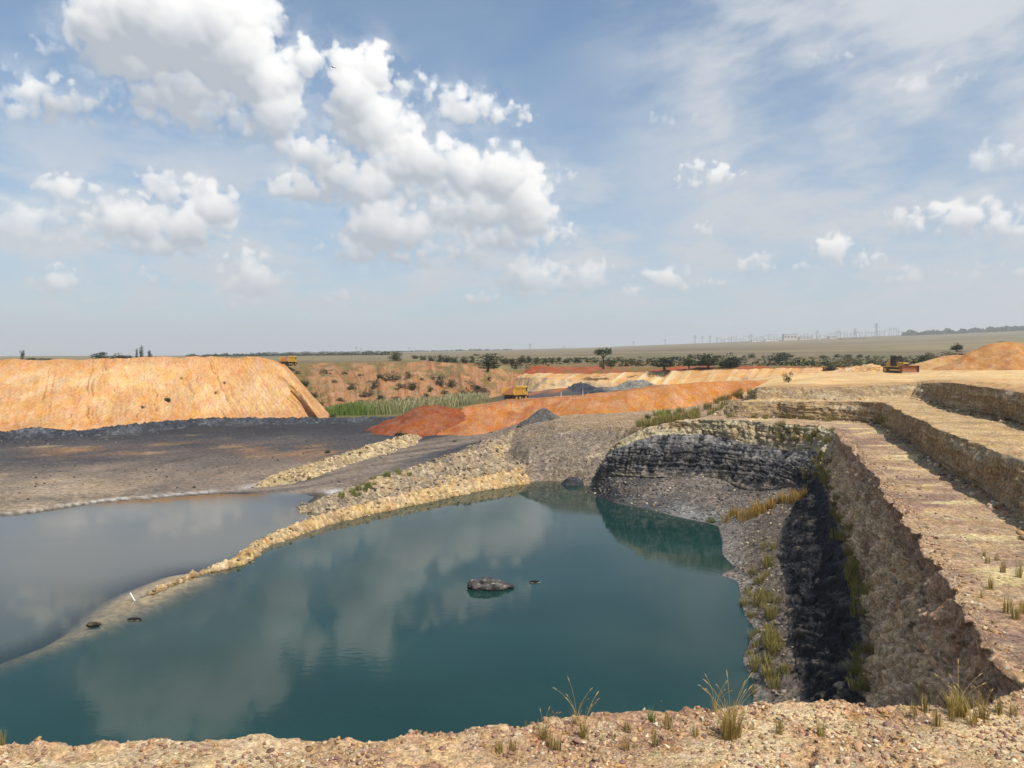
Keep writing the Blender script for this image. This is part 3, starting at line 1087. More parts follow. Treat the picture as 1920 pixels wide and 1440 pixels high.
    padc = cmix(padc, paleyel, sstep(pn, .1, .4) * .5)
    tr_ = np.minimum(np.abs(dist_poly(V[..., 0], V[..., 1], [PY(1440, 120, 0), PY(1560, 132, 0), PY(1680, 150, 0), PY(1800, 140, 0), PY(1990, 120, 0)]) - 1.1), np.abs(dist_poly(V[..., 0], V[..., 1], [PY(1450, 150, 0), PY(1690, 158, 0), PY(1990, 158, 0)]) - 1.1))
    padc = cmix(padc, srgb(196, 146, 98) * K, (1 - sstep(tr_ + .25 * n_mid, .12, .5)) * .75)
    rub = cmix(srgb(206, 164, 112) * K * ones, srgb(168, 130, 96) * K, sstep(pn2, -.1, .35))
    padc = cmix(padc, rub, ((kb == 1) * sstep(tb, .80, .93)))
    col = np.where(((kb == 0) | (kb == 1))[..., None], padc, col)
    wallc = cmix(srgb(178, 150, 112) * K * ones, cream, sstep(beds + .4 * n_mid, .0, .45) * .7)
    wallc = cmix(wallc, srgb(136, 112, 84) * K, sstep(n_mid, .1, .5) * .6)
    col = np.where(up[..., None], wallc, col)
    b2 = cmix(srgb(218, 184, 134) * K * ones, srgb(188, 154, 116) * K, sstep(pn2, -.1, .4))
    b2 = cmix(b2, paleyel, sstep(pn, .22, .45) * .45)
    col = np.where((kb == 3)[..., None], b2, col)
    b1 = cmix(srgb(204, 170, 132) * K * ones, pinky, sstep(pn2 + .8 * fbm(Q, .12, 3, 86), -.08, .38) * .85)
    sheet = fbm(Q * np.array([1, 1, 0]), (.16, .42, 1), 4, 87, .5)
    b1 = cmix(b1, paleyel, sstep(sheet, .08, .26) * .9 * sstep(tb, .05, .25) * (1 - sstep(tb, .6, .85)))
    col = np.where((kb == 5)[..., None], b1, col)
    capc = cmix(cream * ones, srgb(168, 140, 100) * K, sstep(n_mid + .3 * (GI - .5), .0, .5))
    capc = cmix(capc, srgb(206, 160, 100) * K, sstep(n_lo + .3 * n_mid, .2, .5) * .5)
    capc = cmix(capc, greyb, sstep(ID, .6, 1) * .4)
    col = np.where(cap[..., None], capc, col)
    shc = cmix(srgb(230, 190, 148) * K * ones, srgb(190, 146, 118) * K, sstep(1 - tb + .3 * n_mid, .55, .95) * .8)
    shc = cmix(shc, srgb(242, 218, 178) * K, sstep(n_mid + .3 * n_hi, .15, .5) * .5)
    shc = cmix(shc, srgb(160, 138, 112) * K, sstep(beds, .1, .35) * .5)
    shc = cmix(shc, srgb(146, 104, 76) * K, sstep(fbm(Q, .35, 3, 88), .2, .4) * .5)
    col = np.where(shale[..., None], shc, col)
    tcap = tb + .14 * n_mid + .10 * groove
    coalc = cmix(blk * ones, dgr, sstep(n_mid + .5 * (GI - .5) + .4 * beds, .0, .6) * .8)
    coalc = cmix(coalc, srgb(176, 172, 168) * K, sstep(groove + .5 * n_hi, .2, .7) * (1 - sstep(tb, .22, .42)) * .6 * back)
    coalc = cmix(coalc, srgb(150, 140, 126) * K, sstep(groove + .4 * n_mid + .5 * beds, .35, .85) * .5 * back)
    coalc = cmix(coalc, srgb(58, 58, 64) * K, sstep(beds, .12, .3) * .55)
    coalc = cmix(coalc, srgb(150, 138, 124) * K, sstep(tb + .2 * n_mid + .15 * groove, .90, 1.03) * .9)
    coalc = cmix(coalc, cream, (1 - sstep(tcap, -.02, .05)) * back * .8)
    coals = cmix(srgb(46, 45, 48) * K * ones, srgb(104, 94, 84) * K, sstep(skew, .08, .4) * .85)
    coals = cmix(coals, srgb(130, 120, 106) * K, sstep(tb + .2 * n_mid + .15 * skew, .90, 1.02) * .8)
    coals = cmix(coals, srgb(160, 140, 112) * K, (1 - sstep(tb + .1 * n_mid, .0, .05)) * .8)
    col = np.where(coal[..., None], np.where(back[..., None], coalc, coals), col)
    talb = cmix(srgb(132, 122, 112) * K * ones, srgb(100, 98, 98) * K, sstep(tb + .5 * n_mid, .35, .8))
    talb = cmix(talb, srgb(176, 156, 128) * K, sstep(n_hi + n_mid, .2, .6) * .6)
    talb = cmix(talb, srgb(70, 70, 74) * K, sstep(n_lo - .05 + (1 - along / 60) * .35 - .3 * tb, .1, .5) * .7)
    talb = cmix(talb, srgb(62, 62, 68) * K, sstep(20 - along + 6 * n_mid + 4 * n_lo, 0, 8) * .85)
    talb = cmix(talb, srgb(170, 168, 164) * K, sstep(along + 8 * n_mid, 24, 34) * sstep(tb + .3 * n_mid, .55, .9) * .55)
    tals = cmix(srgb(118, 106, 94) * K * ones, srgb(156, 148, 140) * K, sstep(tb + .4 * n_mid, .45, .9) * .7)
    tals = cmix(tals, srgb(92, 84, 74) * K, sstep(n_mid + .3 * n_lo, .15, .5) * .7)
    col = np.where(tal[..., None], np.where(back[..., None], talb, tals), col)
    col = np.where((kb == 9)[..., None], srgb(60, 64, 60) * K * ones, col)

    col = col * (1 + np.where(flat, .12, .34) * (GI - .5) + np.where(flat, .05, .22) * (ID - .5))[..., None]

    def piece(name, ks, c0, c1, mat, label, cat, kind='structure'):
        r = np.where(np.isin(kk, ks))[0]
        a, b = r[0], min(r[-1] + 2, R)
        o = grid_obj(name, W[a:b, c0:c1], col[a:b, c0:c1], mat)
        return tag(o, label, cat, kind=kind)

    piece('working_pad', [0, 1], 0, C, M_PAD, 'pale sandy working pad where the bulldozer drives', 'working pad')
    piece('bench_face', [2], 0, C, M_WALL, 'low rubble face below the working pad, highest step of the quarry', 'bench face')
    piece('quarry_bench', [3], 0, C, M_BENCH, 'upper tan rubble bench between the two stepped faces', 'quarry bench')
    piece('bench_face', [4], 0, C, M_WALL, 'second face down, grooved tan rock in shadow above the wide lower bench', 'bench face')
    piece('quarry_bench', [5], 0, C, M_BENCH, 'wide lower bench with pinkish rubble and pale sand patches beside the pit', 'quarry bench')
    piece('cliff_cap', [6], 0, NB, M_ROCK, 'cream sandstone cap over the black cliff across the lake', 'rock layer')
    piece('pit_wall', [6], NB - 1, C, M_WALL, 'steep crumbling grey brown shale wall in shade on the right of the pit', 'rock wall')
    piece('black_cliff', [7], 0, NB, M_COAL, 'black blocky coal cliff face at the far right of the lake', 'cliff')
    piece('coal_slope', [7], NB - 1, C, M_COAL, 'shadowed black coal slope at the foot of the right wall', 'rock slope')
    piece('talus_slope', [8, 9], 0, NB, M_GRAVEL, 'grey rubble slope between the black cliff and the water', 'talus slope')
    piece('lake_shore', [8, 9], NB - 1, C, M_GRAVEL, 'grey stony shore strip on the right edge of the lake', 'shore')
    return W, kk, tt


TW, TK, TT = build_terraces()


# ------------------------------------------------------------------ landforms
def height_noise(V, lo, mid, hi, seed=0):
    return lo * fbm(V, .16, 3, 101 + seed) + mid * fbm(V, .7, 4, 102 + seed, .6) + hi * fbm(V, 2.6, 3, 103 + seed, .6)


def make_ridge(name, pts, mat, colf, label, cat, n_along=160, n_across=60, lo=.2, mid=.12, hi=.06, seed=0, base=None, round_=.10, kind=None, rub=0.0, group=None, cell=None):
    """a heap or berm lying at its angle of repose: pts are (x, y, crest z, half width, half width); it rests on the quarry floor"""
    pts = np.array(pts, float)
    hw = pts[:, 3:5].mean(1)
    m = hw.max() + .5
    x0, x1, y0, y1 = pts[:, 0].min() - m, pts[:, 0].max() + m, pts[:, 1].min() - m, pts[:, 1].max() + m
    dist_ = math.hypot(pts[:, 0].mean(), pts[:, 1].mean())
    g = cell or dist_ * .0024
    X, Y = np.meshgrid(np.arange(x0, x1, g), np.arange(y0, y1, g * 1.3))
    zb = floor_z(X, Y) if base is None else np.full(X.shape, float(base))
    zbp = floor_z(pts[:, 0], pts[:, 1]) if base is None else np.full(len(pts), float(base))
    Q = np.stack([X, Y, 0 * X], -1)
    wob = 1 + .22 * fbm(Q, 1.6 / max(1.5, m), 4, 500 + seed, .55)
    slope = np.clip((pts[:, 2] - zbp + .25) / hw, .12, .95)
    Z = np.full(X.shape, -99.0)
    T_ = np.zeros(X.shape)
    for i in range(len(pts) - 1):
        a_, b_ = pts[i], pts[i + 1]
        ab = b_[:2] - a_[:2]
        t = np.clip(((X - a_[0]) * ab[0] + (Y - a_[1]) * ab[1]) / (ab @ ab), 0, 1)
        d = np.hypot(X - a_[0] - t * ab[0], Y - a_[1] - t * ab[1]) * wob
        r = .18 * (hw[i] + (hw[i + 1] - hw[i]) * t)
        z = a_[2] + (b_[2] - a_[2]) * t - (slope[i] + (slope[i + 1] - slope[i]) * t) * (np.sqrt(d * d + r * r) - r)
        T_ = np.where(z > Z, d / np.maximum(r / .18, .1), T_)
        Z = np.maximum(Z, z)
    V = np.stack([X, Y, Z], -1)
    up = height_noise(V, lo, mid, hi, seed)
    if rub:
        F1, F2, ID = cells(V, 1.7, seed + 3)
        G1, G2, GI = cells(V, 3.6, seed + 4)
        up = up + rub * (ID - .5) * 1.1 + rub * .6 * (GI - .5) + rub * .5 * np.clip((F2 - F1) * 2, 0, 1)
    V[..., 2] += up
    col = colf(V, T_)
    if rub:
        col = col * (1 + .5 * (GI - .5) + .35 * (ID - .5))[..., None]
    keep = (V[..., 2] > zb - .45)
    R, C = X.shape
    fc = grid_faces(R, C)
    fk = keep.ravel()[fc].any(1)
    fc = fc[fk]
    used, inv = np.unique(fc, return_inverse=True)
    me = raw_mesh(name, V.reshape(-1, 3)[used], inv.reshape(-1, 4)[:, ::-1], mat, col.reshape(-1, 3)[used], True)
    o = link(name, me)
    tag(o, label, cat, group, kind)
    sel = keep.ravel() & (V[..., 2].ravel() > zb.ravel())
    return o, V.reshape(-1, 3)[sel]


def tint(V, pal, seed=0, scale=.6):
    """blend a palette by noise"""
    n = fbm(V, scale, 4, 200 + seed, .6)
    n2 = fbm(V, scale * .2, 3, 210 + seed)
    col = np.ones_like(V) * pal[0]
    if len(pal) > 1:
        col = cmix(col, pal[1], sstep(n, -.1, .35))
    if len(pal) > 2:
        col = cmix(col, pal[2], sstep(n2 + .4 * n, .05, .4) * .8)
    if len(pal) > 3:
        col = cmix(col, pal[3], sstep(fbm(V, scale * 2.2, 3, 220 + seed), .15, .4) * .7)
    return col


# eroded orange wall behind the reeds
def build_eroded():
    crest = [PD(520, 690, 214), PY(548, 226, 13.0), PY(600, 228, 13.3), PY(700, 226, 13.4), PY(760, 224, 13.7), PY(800, 224, 13.9), PY(850, 226, 13.1), PY(900, 234, 12.0), PY(950, 240, 11.2), PY(985, 243, 10.4)]
    mid = [PD(530, 735, 198), PD(575, 710, 208), PD(640, 712, 210), PD(700, 712, 209), PD(760, 708, 209), PD(810, 706, 209), PD(850, 708, 214), PD(900, 712, 224), PD(950, 716, 230), PD(985, 716, 236)]
    foot = [PD(545, 785, 186), PD(600, 775, 188), PD(640, 766, 190), PD(700, 762, 192), PD(760, 752, 196), PD(815, 748, 199), PD(860, 746, 206), PD(900, 744, 214), PD(950, 742, 222), PD(990, 736, 230)]
    sub = [(p[0], p[1] - 5, p[2] - 2.5) for p in foot]
    V = loft([crest, mid, foot, sub], [50, 60, 8], 400, matched=True)
    N = normals(V)
    al = np.arange(400)[None].repeat(V.shape[0], 0) / 400 * 95
    gul = ridged(np.stack([al, V[..., 2] * .10, 0 * al], -1), .45, 4, 301, .55)
    big = fbm(np.stack([al, V[..., 2] * .05, 0 * al], -1), .09, 2, 302)
    v = np.linspace(0, 1, V.shape[0])[:, None]
    e = np.clip(4 * v * (1 - v) + .05, 0, 1)
    V = V + N * ((-.9 * np.maximum(gul, -.2) * .8 + 2.2 * big + .35 * fbm(V, .6, 4, 303)) * e)[..., None]
    n = fbm(V, .22, 4, 305, .6)
    col = cmix(srgb(160, 110, 76) * K * np.ones_like(V), srgb(186, 138, 98) * K, sstep(gul + .3 * n, -.1, .6))
    col = cmix(col, srgb(150, 96, 62) * K, sstep(n, .15, .45) * .6)
    col = cmix(col, srgb(112, 110, 66) * K, sstep(fbm(V, .22, 5, 306, .7) + .30 * np.exp(-((al - 6) / 5) ** 2) + .22 * (1 - v) * (1 - v), .0, .36) * .75)
    o = grid_obj('eroded_bank', V, col, M_RED)
    tag(o, 'gullied orange earth bank with shrubs behind the reeds', 'earth bank', kind='structure')
    return V


EROD_V = build_eroded()


# far cream terraces under the red lip of the plain
def build_cream():
    top = [PY(925, 268, 10.0), PY(1000, 242, 12.0), PY(1087, 240, 12.0), PY(1187, 232, 12.1), PY(1312, 222, 12.4), PY(1475, 208, 12.6), PY(1540, 202, 12.5), PY(1620, 203, 12.2)]
    lip = [PY(925, 264, 8.0), PD(1000, 699, 230), PD(1087, 700, 226), PD(1187, 697, 219), PD(1312, 693, 210), PD(1475, 689, 200), PD(1545, 688, 195), PD(1620, 690, 197)]
    foot = [PY(925, 260, 7.0), PD(1000, 706, 222), PD(1087, 712, 216), PD(1187, 720, 208), PD(1260, 722, 204), PD(1362, 713, 200), PD(1475, 703, 194), PD(1545, 697, 190), PD(1620, 696, 190)]
    low = [(p[0] - 1, p[1] - 8, p[2] - 4.5) for p in foot]
    V = loft([top, lip, foot, low], [34, 44, 16], 380)
    N = normals(V)
    v = np.concatenate([np.linspace(0, 1, 34), np.linspace(1, 2, 44), np.linspace(2, 3, 16)])[:, None]
    al = np.arange(380)[None].repeat(V.shape[0], 0) / 380 * 110
    gul = ridged(np.stack([al, V[..., 2] * .08, 0 * al], -1), .28, 3, 311)
    V = V + N * ((-.45 * np.maximum(gul, -.1) + .25 * fbm(V, .4, 4, 312)) * np.clip(v * (3 - v), .1, 1))[..., None]
    n = fbm(V, .25, 4, 313, .6)
    red = cmix(srgb(176, 92, 56) * K * np.ones_like(V), srgb(146, 104, 70) * K, sstep(n, -.1, .3))
    red = cmix(red, srgb(120, 116, 70) * K, sstep(fbm(V, .12, 3, 314) + .3 * (1 - v), .2, .4) * .7)
    cream = cmix(srgb(236, 212, 162) * K * np.ones_like(V), srgb(224, 172, 112) * K, sstep(gul + .5 * n, .1, .7))
    orr = sstep(V[..., 0], 45, 75)
    cream = cmix(cream, srgb(230, 170, 108) * K, orr * .75)
    dust = cmix(srgb(214, 176, 128) * K * np.ones_like(V), srgb(130, 122, 112) * K, sstep(n, 0, .3) * (1 - orr) * .8)
    col = cmix(red, cream, sstep(v + .12 * n, .92, 1.02))
    col = cmix(col, dust, sstep(v + .15 * n, 1.85, 2.1))
    o = grid_obj('cream_bank', V, col, M_PAD)
    tag(o, 'far cream and red earth bank below the line of bushes', 'earth bank', kind='structure')


build_cream()


# orange embankment carrying the ramp
def build_embankment():
    foot = [P(815, 813, 2.5), P(875, 815, 2.6), P(928, 806, 2.9), P(985, 792, 4.2), P(1050, 776, 6.0), P(1110, 772, 6.4), P(1175, 769, 6.6), P(1262, 763, 7.1), P(1325, 752, 7.9), P(1385, 743, 8.6), PY(1425, 124, 8.9), PY(1500, 128, 9.2)]
    crest = [PD(868, 767, 138), PD(900, 764, 139), PD(962, 757, 140), PD(1031, 748, 138.5), PD(1100, 742, 137), PD(1150, 737, 136.5), PD(1205, 729, 136), PD(1262, 722, 136), PD(1320, 718, 136), PD(1375, 715, 137), PY(1425, 139, 11.0), PY(1500, 141, 10.9)]
    back = [(p[0] - 1, p[1] + 10 + 12 * max(0, 1 - abs(p[0] - 0) / 12), p[2] - .5) for p in crest]
    bfoot = [(p[0], p[1] + 10, max(3.6, p[2] - 4.0)) for p in back]
    foot_s = [(p[0] + .4, p[1] - 1.8, p[2] - 1.0) for p in foot]
    V = loft([foot_s, foot, crest, back, bfoot], [8, 84, 30, 10], 440, matched=True)
    N = normals(V)
    N = np.where(N[..., 2:3] < 0, -N, N)
    al = np.arange(440)[None].repeat(V.shape[0], 0) / 440 * 62
    v = np.concatenate([np.zeros(8), np.linspace(0, 1, 84), np.ones(40)])[:, None]
    gq = np.stack([al + V[..., 2] * 1.2, V[..., 2] * .15, 0 * al], -1)
    st = fbm(gq, .55, 4, 321, .6)
    V = V + N * ((.20 * st + .30 * fbm(V, .2, 3, 322) + .12 * fbm(V, .9, 4, 323)))[..., None]
    n = fbm(V, .18, 4, 324, .55)
    col = cmix(srgb(198, 130, 78) * K * np.ones_like(V), srgb(216, 156, 100) * K, sstep(st + .5 * n, -.1, .5))
    col = cmix(col, srgb(176, 102, 60) * K, sstep(n + .2 * st, .05, .35) * (1 - sstep(al, 18, 30)) * .8)
    col = cmix(col, srgb(212, 144, 80) * K, sstep(al, 20, 34) * .5)
    top_c = cmix(srgb(200, 136, 84) * K * np.ones_like(V), srgb(150, 96, 64) * K, sstep(fbm(V, (.05, .3, 1), 3, 325), 0, .3) * .6)
    isr = np.concatenate([np.zeros(92), np.linspace(.4, 1, 30), np.ones(10)])[:, None]
    col = cmix(col, top_c, isr * np.ones_like(al))
    o = grid_obj('orange_embankment', V, col, M_HEAP)
    tag(o, 'long orange earth embankment carrying the ramp down from the pad', 'embankment')
    return V


EMB_V = build_embankment()

RED = [srgb(158, 90, 56) * K, srgb(134, 72, 46) * K, srgb(176, 108, 68) * K]
make_ridge('soil_heap', [(*PD(786, 768, 136)[:2], 5.6, 5.0, 5.0), (*PD(798, 760, 137)[:2], 6.6, 7.5, 8), (*PD(815, 763, 138)[:2], 6.5, 10.5, 9), (*PD(842, 767, 138)[:2], 6.1, 10.5, 8)],
           M_RED, lambda V, t: tint(V, RED, 1, .5), 'dark red freshly tipped soil heap at the left end of the embankment', 'soil heap', 180, 110, .35, .25, .10, 1)
BLK = [srgb(78, 80, 84) * K, srgb(54, 55, 60) * K, srgb(110, 108, 106) * K]
make_ridge('shale_heap', [(*PD(1006, 772, 120)[:2], 6.3, 2.4, 2.4), (*PD(1020, 762, 120.5)[:2], 7.3, 3.2, 3.0), (*PD(1032, 768, 121)[:2], 6.6, 2.6, 2.6)],
           M_GRAVEL, lambda V, t: tint(V, [srgb(120, 114, 108) * K, srgb(92, 90, 90) * K, srgb(146, 138, 126) * K], 2, .7), 'small dark shale heap at the foot of the orange embankment', 'shale heap', 70, 50, .2, .16, .08, 2, base=5.2)


# big orange spoil heap on the left
def build_spoil():
    foot = [P(-330, 826, 2.6), P(-170, 814, 2.7), P(-30, 808, 2.8), P(110, 806, 2.8), P(230, 799, 2.8), P(330, 791, 2.8), P(430, 785, 2.7), P(520, 783, 2.6), P(590, 781, 2.6), (-39.4, 158.5, 2.4), (-39.2, 163, 2.2), (-40.5, 172, 2), (-43, 182, 2)]
    crest = [PD(-220, 683, 152), PD(-100, 681, 152), PD(10, 674, 152.5), PD(130, 674, 154.5), PD(230, 671, 157), PD(310, 670, 160), PD(380, 668, 162.5), PD(440, 669, 165), PD(490, 671, 167), PD(518, 674, 169), PD(530, 679, 172), PD(534, 681, 177), PD(530, 682, 184)]
    back = [(p[0] - 4, p[1] + 26, 13.6) if k < 9 else (p[0] - 8, p[1] + 14, 10.5 - .6 * (k - 9)) for k, p in enumerate(crest)]
    tail = [(p[0] - 4, p[1] + 44, 8.0) if k < 9 else (p[0] - 14, p[1] + 22, 6.0) for k, p in enumerate(crest)]
    fs = [(p[0] + (1.2 if k > 7 else 0), p[1] - 2.2 if k < 8 else p[1], p[2] - 1.2) for k, p in enumerate(foot)]
    ncol = 540
    V = loft([fs, foot, crest, back, tail], [8, 160, 24, 8], ncol, matched=True)
    N = normals(V)
    N = np.where(N[..., 2:3] < 0, -N, N)
    R = V.shape[0]
    al = np.concatenate([[0], np.cumsum(np.linalg.norm(np.diff(V[100], axis=0), axis=1))])[None].repeat(R, 0)
    v = np.concatenate([np.zeros(8), np.linspace(0, 1, 160), np.ones(32)])[:, None]
    wob = .5 * fbm(np.stack([al * .3, v * 14 * np.ones_like(al), 0 * al], -1), .5, 3, 331)
    q = np.stack([al + wob * 2.0, v * 1.2 * np.ones_like(al), 0 * al], -1)
    rill = ridged(q, (.62, .45, 1), 3, 332, .6)
    rill2 = ridged(q, (1.3, .8, 1), 2, 333)
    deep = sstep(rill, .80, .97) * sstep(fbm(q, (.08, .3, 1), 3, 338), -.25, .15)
    low = (1 - v)
    amp = np.clip(1.3 - v * .9, .12, 1) * np.clip(v * 12, 0, 1)
    V = V + N * (amp * (-.5 * deep - .22 * rill2) + .30 * fbm(V, .08, 2, 334) + .07 * fbm(V, .8, 4, 335) + .75 * np.clip(v - .9, 0, .1) * 10 * fbm(V, (.22, .1, .1), 4, 336, .6))[..., None]
    n = fbm(V, .12, 4, 337, .55)
    col = cmix(srgb(226, 170, 112) * K * np.ones_like(V), srgb(238, 194, 138) * K, sstep(n, -.1, .3))
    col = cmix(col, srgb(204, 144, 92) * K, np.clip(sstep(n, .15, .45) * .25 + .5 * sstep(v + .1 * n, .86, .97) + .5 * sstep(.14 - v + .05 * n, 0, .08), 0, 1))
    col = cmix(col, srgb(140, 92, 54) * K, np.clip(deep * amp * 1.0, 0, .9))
    col = cmix(col, srgb(190, 132, 82) * K, sstep(rill2, .5, .95) * amp * .5)
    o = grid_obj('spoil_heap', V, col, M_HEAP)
    tag(o, 'huge flat topped orange spoil heap streaked by rain rills on the left', 'spoil heap')
    return V


SPOIL_V = build_spoil()

BLK2 = [srgb(74, 76, 82) * K, srgb(52, 54, 60) * K, srgb(98, 100, 104) * K, srgb(140, 142, 144) * K]
make_ridge('shale_berm', [(*P(-260, 826, 3.2), 3, 4), (*P(-100, 815, 3.3), 3, 4), (*P(0, 809, 3.3), 3.5, 4), (*P(70, 804, 3.5), 3.5, 4), (*P(128, 810, 2.9), 3.5, 4), (*P(200, 802, 3.2), 3.5, 4), (*P(250, 797, 3.4), 3.5, 4), (*P(330, 790, 3.3), 4, 5), (*P(400, 785, 3.4), 4, 5), (*P(470, 785, 3.3), 4, 5), (*P(560, 784, 3.2), 4, 5), (*P(640, 785, 3.0), 4, 5), (*P(700, 783, 2.8), 4, 5), (*P(760, 784, 2.5), 3, 4)],
           M_GRAVEL, lambda V, t: tint(V, BLK2, 3, .8), 'long low black shale berm along the foot of the orange spoil heap', 'shale berm', 420, 46, .3, .25, .12, 3, rub=.35)

TANR = [srgb(202, 178, 136) * K, srgb(176, 152, 118) * K, srgb(152, 136, 118) * K, srgb(222, 202, 164) * K]
GRYR = [srgb(178, 156, 126) * K, srgb(146, 132, 116) * K, srgb(204, 174, 130) * K, srgb(214, 196, 160) * K]
YELR = [srgb(220, 188, 138) * K, srgb(196, 160, 112) * K, srgb(206, 160, 104) * K, srgb(232, 208, 164) * K]
BERM_A = make_ridge('rock_berm', [(*P(490, 905, .5), 1.2, 1.2), (*P(530, 887, 1.05), 2.2, 2.2), (*P(590, 868, 1.6), 2.4, 2.4), (*P(650, 850, 2.15), 2.4, 2.4), (*P(710, 832, 2.7), 2.4, 2.6), (*P(752, 820, 3.0), 2.2, 2.4), (*P(775, 815, 2.8), 1.4, 1.6)],
                    M_ROCK, lambda V, t: tint(V, TANR, 4, .9), 'straight pale rock berm along the far side of the haul road', 'rock berm', 260, 46, .2, .2, .12, 4, rub=.24)
BERM_B = make_ridge('rubble_mound', [(*P(572, 948, .1), 1, 1), (*P(600, 938, .9), 2.2, 2.2), (*P(660, 916, 1.4), 3.0, 2.6), (*P(720, 896, 1.9), 3.4, 3.0), (*P(790, 874, 2.4), 4.2, 3.2), (*P(850, 853, 2.9), 5, 3.6), (*P(910, 832, 3.4), 5, 4.0), (*P(950, 815, 4.0), 4.5, 4), (*P(975, 806, 4.2), 3, 3)],
                    M_GRAVEL, lambda V, t: tint(V, GRYR, 5, .7), 'grey rubble mound between the haul road and the rocky spit', 'rubble mound', 300, 80, .35, .3, .14, 5, rub=.24)
BERM_C = make_ridge('rubble_mound', [(*P(690, 945, .2), 1, 1), (*P(740, 925, .9), 2.4, 2.4), (*P(800, 905, 1.3), 3.0, 3.0), (*P(870, 885, 1.8), 3.2, 3.6), (*P(930, 868, 2.2), 3.2, 4), (*P(965, 862, 2.2), 2.4, 3)],
                    M_GRAVEL, lambda V, t: tint(V, GRYR, 6, .7), 'lower grey rubble bank just behind the yellow rocky spit', 'rubble mound', 220, 60, .3, .25, .12, 6, rub=.24)
SPIT_PTS = [(*P(250, 1127, -.06), .5, .5), (*P(300, 1102, .08), .6, .6), (*P(345, 1080, .18), .7, .7), (*P(395, 1062, .28), .75, .75), (*P(440, 1047, .45), 1.3, 1.1), (*P(462, 1035, .5), 1.7, 1.0), (*P(478, 1017, .5), .9, .9), (*P(515, 1000, .6), .9, .9), (*P(560, 980, .75), 1.0, 1.0), (*P(620, 960, .85), 1.1, 1.1), (*P(690, 942, .95), 1.2, 1.2), (*P(780, 922, 1.05), 1.3, 1.3), (*P(870, 901, 1.2), 1.4, 1.4), (*P(930, 888, 1.4), 1.6, 1.6), (*P(965, 880, 1.6), 1.8, 1.8), (*P(980, 880, 1.0), 1.2, 1.2)]
SPIT = make_ridge('rock_spit', SPIT_PTS, M_ROCK, lambda V, t: cmix(tint(V, YELR, 7, 1.2), srgb(120, 96, 60) * K, (1 - sstep(V[..., 2], .0, .18)) * .7),
                  'narrow yellow rocky spit curving out across the lake', 'rock spit', 520, 40, .12, .14, .10, 7, rub=.2)
TANH = [srgb(212, 156, 98) * K, srgb(186, 126, 74) * K, srgb(220, 176, 118) * K]
make_ridge('soil_heap', [(*PD(1700, 690, 186)[:2], 12.1, 3, 3), (*PD(1740, 680, 187)[:2], 14.0, 7, 7), (*PD(1790, 664, 187)[:2], 15.7, 9, 9), (*PD(1830, 667, 186)[:2], 15.4, 9, 9), (*PD(1870, 680, 184)[:2], 13.8, 7, 7)],
           M_HEAP, lambda V, t: tint(V, TANH, 8, .5), 'smaller tan soil heap behind the bulldozer blade', 'soil heap', 120, 70, .5, .3, .12, 8, base=12.0)
make_ridge('soil_heap', [(*PD(1800, 690, 172)[:2], 12.2, 3, 3), (*PD(1830, 665, 172)[:2], 15.3, 8, 8), (*PD(1868, 642, 172)[:2], 18.2, 11, 10), (*PD(1905, 640, 170)[:2], 18.5, 12, 10), (*PD(1960, 650, 167)[:2], 17.3, 11, 10), (*PD(2050, 655, 160)[:2], 16.7, 11, 10)],
           M_HEAP, lambda V, t: tint(V, TANH, 9, .5), 'tallest brown soil heap at the right edge of the pad', 'soil heap', 160, 90, .7, .4, .14, 9, base=12.0)
make_ridge('gravel_pile', [(*PD(1560, 702, 170)[:2], 11.7, 3, 3), (*PD(1600, 692, 171)[:2], 12.9, 5, 4), (*PD(1634, 683, 171)[:2], 13.5, 5.5, 4), (*PD(1655, 692, 171)[:2], 12.6, 4, 4), (*PD(1665, 697, 171)[:2], 11.9, 2, 2)],
           M_GRAVEL, lambda V, t: tint(V, [srgb(222, 172, 118) * K, srgb(196, 142, 96) * K, srgb(232, 200, 150) * K], 10, .9), 'low orange gravel pile just behind the bulldozer', 'gravel pile', 80, 50, .3, .3, .15, 10, base=11.6, rub=.3)
make_ridge('shale_berm', [(*PD(1035, 707, 238)[:2], 8.9, 3, 3), (*PD(1065, 704, 228)[:2], 8.6, 3, 3), (*PD(1095, 712, 212)[:2], 7.5, 3.0, 3), (*PD(1120, 723, 196)[:2], 6.6, 3.0, 3), (*PD(1140, 735, 180)[:2], 6.3, 3.0, 3), (*PD(1150, 740, 172)[:2], 5.5, 3, 3)],
           M_GRAVEL, lambda V, t: tint(V, BLK2, 11, .5), 'far dark shale berm beside the ramp beyond the embankment', 'shale berm', 160, 40, .5, .3, .12, 11, rub=.4)
make_ridge('shale_berm', [(*PD(1150, 725, 205)[:2], 7.0, 3, 3), (*PD(1180, 714, 206)[:2], 8.6, 4, 4), (*PD(1205, 713, 205)[:2], 8.9, 4, 4), (*PD(1232, 724, 203)[:2], 7.4, 3.4, 3)],
           M_GRAVEL, lambda V, t: tint(V, [srgb(150, 144, 132) * K, srgb(112, 110, 108) * K, srgb(190, 172, 140) * K], 12, .5), 'small grey rubble pile in front of the far cream bank', 'rubble pile', 80, 40, .4, .3, .12, 12, base=6.5, rub=.24)


